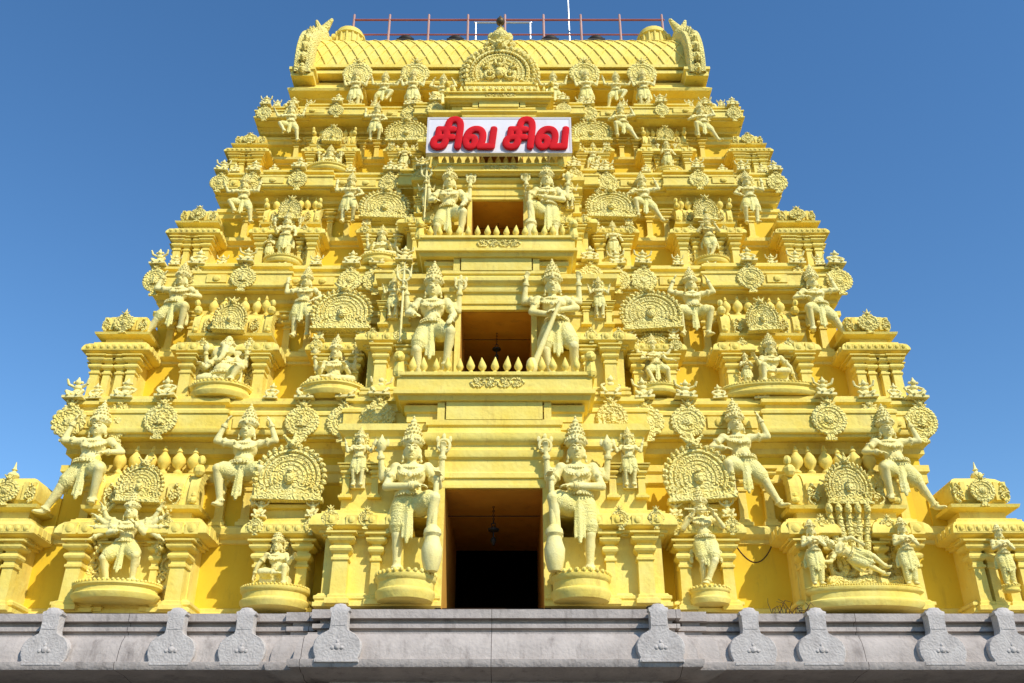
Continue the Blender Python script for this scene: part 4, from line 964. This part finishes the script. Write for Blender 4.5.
GRP = {'guard': 'guardian statues flanking the doorways', 'att': 'statues in the upper recesses holding up the cornices', 'niche': 'deity statues on bracket pedestals',
       'top': 'figures on the top storey', 'rel': 'small relief figures'}
NAMES = {'guard': 'guardian_statue', 'att': 'attendant_statue', 'niche': 'deity_statue', 'top': 'dancing_statue', 'rel': 'small_statue'}
NORM = {'seated': .70, 'seated_ease': .80, 'elephant': .72, 'atlas_squat': .96, 'atlas': 1.0, 'dancer_many': 1.04, 'recline': .60, 'lion': .62}
def statue(kind, fam, loc, height, label, mirror=False, pedestal=None, rz=0, cat=None, name=None):
    s = height / NORM.get(kind, 1.09)
    o = empty(name or NAMES[fam], loc, rz, (-s if mirror else s, s, s))
    if fam == 'guard': o.scale = (o.scale[0] * .93, s * .93, s * 1.03)
    tag(o, label, cat or 'statue', GRP[fam])
    for pn, me in FIG[kind]: link(pn, me, o)
    if pedestal: link('pedestal', ped(*pedestal), o)
    return o
def at(px, k_or_y, py_feet=None, y=None, z=None):
    pass
def tier(k, x, y, z):
    """point in storey k: x in units of the first storey, y forward offset, z as share of the storey height"""
    return (x * FX[k], TY[k] + y * FX[k], TZ[k] + z * TH[k])

ORD = ['lowest', 'second', 'third', 'fourth']
# guardians at the doors
guards = [
 (0, -1.53, 'guard', False, 'four-armed crowned guardian with raised leg on a club, left of the lowest doorway'),
 (0, 1.55, 'guard', True, 'four-armed crowned guardian with raised leg on a club, right of the lowest doorway'),
 (1, -1.48, 'guard_trident', False, 'broad guardian holding a trident left of the second doorway, above the lowest doorway'),
 (1, 1.42, 'guard_cross', False, 'guardian with crossed arms and a slanting staff right of the second doorway'),
 (2, -1.42, 'guard_trident', False, 'guardian holding a trident left of the third doorway, under the red lettered sign'),
 (2, 1.45, 'guard', True, 'guardian with raised leg right of the third doorway, under the red lettered sign'),
]
for k, x, kind, mir, lab in guards:
    p = tier(k, x, -.50 if k == 0 else -.72, .075 if k == 0 else .05 if k == 1 else .07)
    if k == 0: p = (p[0], 16.92, TZ[0] + .50)
    h = (.69, .78, .80)[k] * TH[k]
    statue(kind, 'guard', p, h * (.96 if k == 0 else 1), lab, mir, (.21, .2, .13, .06) if k == 0 else None)

# attendants in the upper recesses
SIDE = {-1: 'left', 1: 'right'}
att = [
 (0, -8.05, 'atlas', False, .40, .60, 'lunging attendant, leg stretched left, beside the lowest left corner pavilion'),
 (0, -4.90, 'atlas_squat', False, .43, .56, 'squatting attendant in the lowest left recess with both arms up under the cornice'),
 (0, 4.85, 'atlas', True, .43, .58, 'lunging attendant between fan arch and barrel roof, right side of the lowest storey'),
 (0, 7.95, 'atlas', True, .42, .56, 'attendant with one arm raised beside the lowest right corner pavilion'),
 (1, -8.0, 'atlas', False, .42, .60, 'lunging attendant with leg thrown left, second storey beside the left corner pavilion'),
 (1, -4.75, 'atlas_stand', False, .43, .56, 'standing attendant with raised arm in the second storey recess left of the fan arch'),
 (1, 4.80, 'atlas_squat', False, .43, .56, 'squatting attendant in the shadowed second storey recess right of the fan arch'),
 (1, 8.0, 'atlas', True, .42, .58, 'attendant lunging right in the second storey recess beside the right corner pavilion'),
 (2, -7.80, 'dancer', True, .42, .56, 'dancing attendant with arms spread beside the third storey left corner pavilion'),
 (2, -4.50, 'atlas_stand', False, .43, .55, 'attendant in the third storey recess left of the small fan arch'),
 (2, 4.42, 'atlas', True, .43, .55, 'bending attendant in the third storey recess right of the small fan arch'),
 (2, 7.72, 'atlas_stand', True, .42, .58, 'attendant beside the third storey right corner pavilion with arm raised'),
 (3, -7.6, 'dancer', True, .42, .62, 'dancing attendant beside the topmost left corner pavilion, leg kicked to the left'),
 (3, -4.45, 'atlas_stand', False, .43, .58, 'small attendant in the fourth storey recess left of the red sign'),
 (3, 4.45, 'atlas', True, .43, .58, 'small attendant in the fourth storey recess right of the red sign'),
 (3, 7.45, 'atlas', True, .42, .60, 'small lunging attendant beside the topmost right corner pavilion'),
]
for k, x, kind, mir, z, hh, lab in att:
    statue(kind, 'att', tier(k, x * (.985 if abs(x) > 6 else 1), (TY[k + 1] - TY[k] - .63) / FX[k], z + .015), hh * .88 * TH[k], lab, mir)

# deities on bracket pedestals in front of the pavilions
def niche(k, x, kind, h, lab, mir=False, pd=(.36, .28, .12, .05), y=-.22, z=.075, name=None):
    return statue(kind, 'niche', tier(k, x, y, z), h, lab, mir, pd, name=name)
niche(0, -6.78, 'dancer_many', 1.85, 'many-armed dancing deity in an open ring on the wide lowest left pedestal', pd=(.44, .30, .13, .06), z=.10)
niche(0, -3.92, 'seated_ease', 1.16, 'deity seated with one leg down on the lowest round pedestal left of the doorway', pd=(.42, .36, .20, .09), z=.085)
niche(0, 3.90, 'flute', 1.95, 'standing flute player on the lowest round pedestal right of the doorway', pd=(.20, .18, .12, .06), z=.085)
FIG_REC = figure  # (kept for clarity: the reclining group is its own thing)
rg = empty('reclining_deity_group', tier(0, 6.66, -.28, .085), 0, (1, 1, 1))
tag(rg, 'deity lying on a coiled serpent with five hoods, on the long lowest right pedestal', 'statue group', GRP['niche'])
for pn, me in FIG['recline']: link(pn, me, rg, (.42, -.08, .30), (1.25, 1.25, 1.25))
bm = newbm(); hoods(bm, None, None, None); link('serpent', mesh_of(bm, 'serpent', M_CARVE, 45), rg, (.0, .08, .0), (1.12, 1.1, 1.55))
link('pedestal', ped(1.04, .42, .30, .12), rg)
statue('devotee', 'niche', tier(0, 6.66 - .84, -.40, .09), 1.30, 'slim attendant standing at the left end of the long reclining deity pedestal', False, name='attendant_statue')
statue('devotee', 'niche', tier(0, 6.66 + .84, -.40, .09), 1.34, 'slim attendant standing at the right end of the long reclining deity pedestal', True, name='attendant_statue')
statue('devotee', 'niche', tier(0, 9.25, -.40, .09), 1.20, 'small figure standing between the pilasters of the lowest right corner pavilion', False, (.14, .12, .08, .03), name='attendant_statue')

niche(1, -6.30, 'elephant', 1.36, 'elephant-headed deity seated on a pedestal in the second storey, left side', pd=(.33, .26, .12, .06))
niche(1, -3.74, 'seated', 1.30, 'four-armed crowned deity seated left of the second doorway', pd=(.36, .28, .12, .06))
niche(1, 3.74, 'arch_dancer', 1.40, 'dancing deity inside a round arched aureole right of the second doorway', pd=(.34, .26, .12, .05), z=.08)
sg = niche(1, 6.36, 'seated_ease', 1.34, 'deity seated beside a small attendant on a wide pedestal, second storey right side', pd=(.62, .26, .12, .05), mir=True)
statue('devotee', 'niche', tier(1, 5.80, -.30, .085), .82, 'tiny attendant at the left end of the wide second storey right pedestal', name='attendant_statue')
niche(2, -6.20, 'standing', 1.42, 'crowned deity standing on the third storey left pedestal between two pilasters', pd=(.34, .26, .10, .05))
statue('devotee', 'niche', tier(2, -6.66, -.20, .085), .78, 'small attendant left of the standing third storey left deity', name='attendant_statue')
niche(2, -3.38, 'seated', 1.02, 'small four-armed seated deity left of the third doorway', pd=(.34, .28, .12, .05))
niche(2, 3.38, 'standing', 1.12, 'small standing deity right of the third doorway in a shadowed niche', pd=(.28, .24, .10, .05))
niche(2, 6.20, 'flute', 1.36, 'slender flute player standing on the third storey right pedestal', pd=(.32, .24, .10, .05))
niche(3, -5.95, 'seated', .86, 'small seated deity on the fourth storey left pedestal', pd=(.46, .34, .12, .05))
niche(3, -3.32, 'standing', .95, 'small standing deity close to the lower left corner of the red sign', pd=(.26, .2, .10, .05))
niche(3, 3.32, 'dancer', .95, 'small dancing figure close to the lower right corner of the red sign', pd=(.26, .2, .10, .05))
niche(3, 5.95, 'standing', 1.02, 'small standing deity on the fourth storey right pedestal', pd=(.38, .26, .10, .05))
# relief figures on the upper parts of the central bay
for k in range(3):
    for s in (-1, 1):
        statue('pillar_figure', 'rel', tier(k, s * ((3.05, 2.95, 2.62)[k] - .50), -.52, .50), .27 * TH[k], 'small relief figure on the upper wall, just %s of the %s doorway guardian' % (SIDE[s], ORD[k]), s < 0, rz=0)
# top storey
for x, kind, mir, h, lab in [
 (-3.95, 'pillar_figure', False, 1.25, 'pillar figure under the outermost left medallion of the top storey'),
 (-3.18, 'dancer', False, 1.22, 'dancing figure between the two left pillar figures of the top storey'),
 (-2.38, 'pillar_figure', False, 1.25, 'pillar figure under the left medallion nearest the great central medallion'),
 (-1.55, 'atlas_squat', False, 1.12, 'squatting figure with both arms raised left of the great central medallion'),
 (1.50, 'dancer', True, 1.22, 'dancing figure right of the great central medallion, leg bent'),
 (2.38, 'pillar_figure', True, 1.25, 'pillar figure under the right medallion nearest the great central medallion'),
 (3.18, 'dancer', False, 1.22, 'dancing figure between the two right pillar figures of the top storey'),
 (3.95, 'pillar_figure', True, 1.25, 'pillar figure under the outermost right medallion of the top storey')]:
    statue(kind, 'top', (x, TY[4] - .12, TZ[4] + .10), h * 1.16, lab, mir)
for x, lab in ((-5.9, 'small crouching lion at the very left end of the top ledge'), (-5.2, 'small crouching lion under the left eave, second from the left end'),
               (5.2, 'small crouching lion under the right eave, second from the right end'), (5.9, 'small crouching lion at the very right end of the top ledge')):
    o = statue('lion', 'top', (x, TY[4] + .25, TZ[4] + .07), .55, lab, name='lion_statue')

# ------------------------------------------------------------------ sign
sg = empty('lettered_sign', (.03, 18.15, 14.75 + EYE), 0)
tag(sg, 'white rectangular board with bold red raised lettering above the third doorway', 'sign')
SW, SH = 3.50, 1.10
bm = newbm(); box(bm, -SW / 2 + .05, SW / 2 - .05, 0, .10, .05, SH - .05); link('board', mesh_of(bm, 'board', M_WHITE), sg)
bm = newbm()
box(bm, -SW / 2, SW / 2, -.01, .13, 0, .049); box(bm, -SW / 2, SW / 2, -.01, .13, SH - .049, SH); box(bm, -SW / 2, -SW / 2 + .049, -.01, .13, .05, SH - .05); box(bm, SW / 2 - .049, SW / 2, -.01, .13, .05, SH - .05)
link('frame', mesh_of(bm, 'frame', M_FRAME), sg)
bm = newbm()
for s in (-1, 1): limb(bm, (s * 1.2, .1, .2), (s * 1.2, 2.1, .0), .03, .03, 8)
link('bracket', mesh_of(bm, 'bracket', M_FRAME), sg)
def letters(txt, x0, wd, z_, ht):
    c = bpy.data.curves.new('txt', 'FONT'); c.body = txt; c.size = 1; c.extrude = .04
    o = bpy.data.objects.new('tmp', c); COL.objects.link(o)
    dg = bpy.context.evaluated_depsgraph_get(); me = bpy.data.meshes.new_from_object(o.evaluated_get(dg)); bpy.data.objects.remove(o)
    xs = [v.co.x for v in me.vertices]; ys = [v.co.y for v in me.vertices]
    g = .053
    sx = (wd - 2 * g) / (max(xs) - min(xs)); sy = (ht - 2 * g) / (max(ys) - min(ys))
    for v in me.vertices:
        x, y, z = v.co
        yy = (y - min(ys)) * sy
        v.co = (x0 + g + (x - min(xs)) * sx + .10 * yy, -z * 1.2 - .07, z_ + g + yy)
    o = bpy.data.objects.new('tmp', me); COL.objects.link(o)
    md = o.modifiers.new('r', 'REMESH'); md.mode = 'VOXEL'; md.voxel_size = .014
    dp = o.modifiers.new('d', 'DISPLACE'); dp.strength = g; dp.mid_level = 0
    sm = o.modifiers.new('s', 'SMOOTH'); sm.iterations = 2
    dg = bpy.context.evaluated_depsgraph_get(); m2 = bpy.data.meshes.new_from_object(o.evaluated_get(dg)); bpy.data.objects.remove(o)
    for v in m2.vertices: v.co.y = -.05 + (v.co.y + .07) * .40
    m2.materials.clear(); m2.materials.append(M_RED); m2.name = 'lettering'
    return m2
link('lettering', letters('\u0b9a\u0bbf\u0bb5', -1.68, 1.58, .06, 1.03), sg)
link('lettering', letters('\u0b9a\u0bbf\u0bb5', .06, 1.58, .06, 1.03), sg)

# ------------------------------------------------------------------ hanging lamps in the doorways
def lamp():
    bm = newbm(); torus(bm, (0, 0, -.12), (0, 1, 0), .05, .012, 14, 5); limb(bm, (0, 0, 0), (0, 0, -.08), .012, .012, 6)
    lathe(bm, [(.02, -.62), (.05, -.58), (.07, -.5), (.05, -.44), (.02, -.42), (.02, -.3), (.13, -.27), (.14, -.22), (.04, -.17)], 12)
    return mesh_of(bm, 'hanging_lamp', M_BLACK, 50)
ME_LAMP = lamp()
def lamp_chain():
    bm = newbm()
    for i in range(8): torus(bm, (0, 0, -.02 - .05 * i), (1, 0, 0) if i % 2 else (0, 1, 0), .022, .008, 10, 5)
    return mesh_of(bm, 'chain', M_BLACK, 50)
ME_CH = lamp_chain()
for k in range(3):
    yy = TY[k] + .55; zc = TZ[k] + DOOR_H[k] * TH[k]
    lo = empty('hanging_lamp', (0 if k else -.02, yy, zc), 0, (.8 - .1 * k,) * 3)
    tag(lo, 'dark metal lamp hanging from the ceiling of the %s doorway' % ORD[k], 'hanging lamp', 'lamps hanging in the doorways')
    link('lamp_body', ME_LAMP, lo, (0, 0, -.35)); link('chain', ME_CH, lo)
    bm = newbm(); limb(bm, (-DOOR_W[k] + .01, 0, -.25), (DOOR_W[k] - .01, 0, -.25), .012, .012, 6); link('cross_rod', mesh_of(bm, 'cross_rod', M_BLACK), lo, scale=(1 / lo.scale[0], 1, 1))

# ------------------------------------------------------------------ roof fittings
ry, rz0 = CY - .12, RZ + RB + .05
rl = empty('roof_railing', (0, ry, rz0)); tag(rl, 'thin red pipe railing with two rails along the roof ridge', 'railing')
bm = newbm(); limb(bm, (-4.6, 0, 1.35), (5.1, 0, 1.35), .034, .034, 6); link('rail', mesh_of(bm, 'rail', M_RAIL), rl)
bm = newbm(); limb(bm, (-4.6, 0, .72), (5.1, 0, .72), .026, .026, 6); link('rail', mesh_of(bm, 'rail', M_RAIL), rl)
bm = newbm(); box(bm, -4.7, 5.15, -.1, .12, 0, .06); link('foot_rail', mesh_of(bm, 'foot_rail', M_RAIL), rl)
bm = newbm(); limb(bm, (0, 0, .03), (0, 0, 1.56), .042, .036, 8); ME_POST = mesh_of(bm, 'post', M_RAILP)
for x in (-4.62, -3.5, -2.27, -1.04, .12, 1.33, 2.5, 3.72, 5.05): link('post', ME_POST, rl, (x, 0, 0))
bm = newbm()
for x in (-.82, .92): limb(bm, (x, .5, 0), (x, .5, 1.75), .03, .03, 8)
limb(bm, (-.86, .5, 1.76), (.96, .5, 1.76), .03, .03, 8)
hf = link('pipe_frame', mesh_of(bm, 'pipe_frame', M_STEEL)); hf.location = (0, ry, rz0); tag(hf, 'tall grey pipe frame standing behind the crest finial at the middle of the roof', 'pipe frame')
bm = newbm(); limb(bm, (0, 0, 0), (0, 0, 3.4), .035, .022, 8)
lr = link('lightning_rod', mesh_of(bm, 'lightning_rod', M_STEEL)); lr.location = (2.14, ry + .25, rz0 - .02); tag(lr, 'white upright mast rising past the top of the frame above the roof', 'mast')
def flood():
    bm = newbm(); ell(bm, (0, 0, .20), (.24, .16, .14), 12); box(bm, -.26, .26, -.14, .14, .03, .14); limb(bm, (0, 0, .3), (0, 0, .40), .05, .02, 8)
    return mesh_of(bm, 'roof_finial', M_BLACK, 45)
ME_FL = flood()
for x, lab in ((-2.9, 'small dark domed fitting on the ridge, leftmost of the four'), (-1.38, 'small dark domed ridge fitting just left of the crest finial'),
               (1.5, 'small dark domed ridge fitting just right of the crest finial'), (2.9, 'small dark domed fitting on the ridge, rightmost of the four')):
    o = link('ridge_fitting', ME_FL, None, (x, ry - .35, rz0 - .06)); tag(o, lab, 'roof fitting', 'dark fittings on the roof ridge')
# dry stalks and a cable on the granite ledge
bm = newbm(); rnd = random.Random(3)
for i in range(22):
    a = V(rnd.uniform(-.32, .32), rnd.uniform(-.06, .1), 0); b_ = a + V(rnd.uniform(-.16, .16), rnd.uniform(-.12, .05), rnd.uniform(.05, .24)); c_ = b_ + V(rnd.uniform(-.12, .12), -.03, rnd.uniform(-.1, .08))
    limb(bm, a, b_, .007, .005, 5, False); limb(bm, b_, c_, .005, .003, 5, False)
M_STALK = mat("dry_stalk", (.07, .035, .025), rough=.9)
st = link('dry_weeds', mesh_of(bm, 'dry_weeds', M_STALK)); st.location = (5.15, 16.85, 3.60 + EYE); tag(st, 'tangle of dry dark weeds growing on the granite ledge, right of the flute player', 'weeds')
bm = newbm(); lathe(bm, [(.02, 0), (.16, .02), (.19, .07), (.15, .13), (.03, .16)], 14, sx=1.3)
bmesh.ops.scale(bm, vec=(.6, .6, .5), verts=bm.verts)
fx_ = link('ledge_lamp', mesh_of(bm, 'ledge_lamp', M_BLACK, 45)); fx_.location = (2.75, 16.5, 3.62 + EYE); tag(fx_, 'flat dark oval fitting lying on the granite ledge right of the right guardian', 'lamp')
bm = newbm(); prev = None
for i in range(15):
    u = i / 14; p_ = V(-.38 + .76 * u, 0, -.42 * math.sin(u * PI) ** .8)
    if prev is not None: limb(bm, prev, p_, .012, .012, 6, False)
    prev = p_
cb2 = link('loose_cable', mesh_of(bm, 'loose_cable', M_STALK)); cb2.location = tier(0, 5.0, .58, .34)
tag(cb2, 'thin dark cable sagging in a loop across the lowest recess between two pavilions', 'cable')
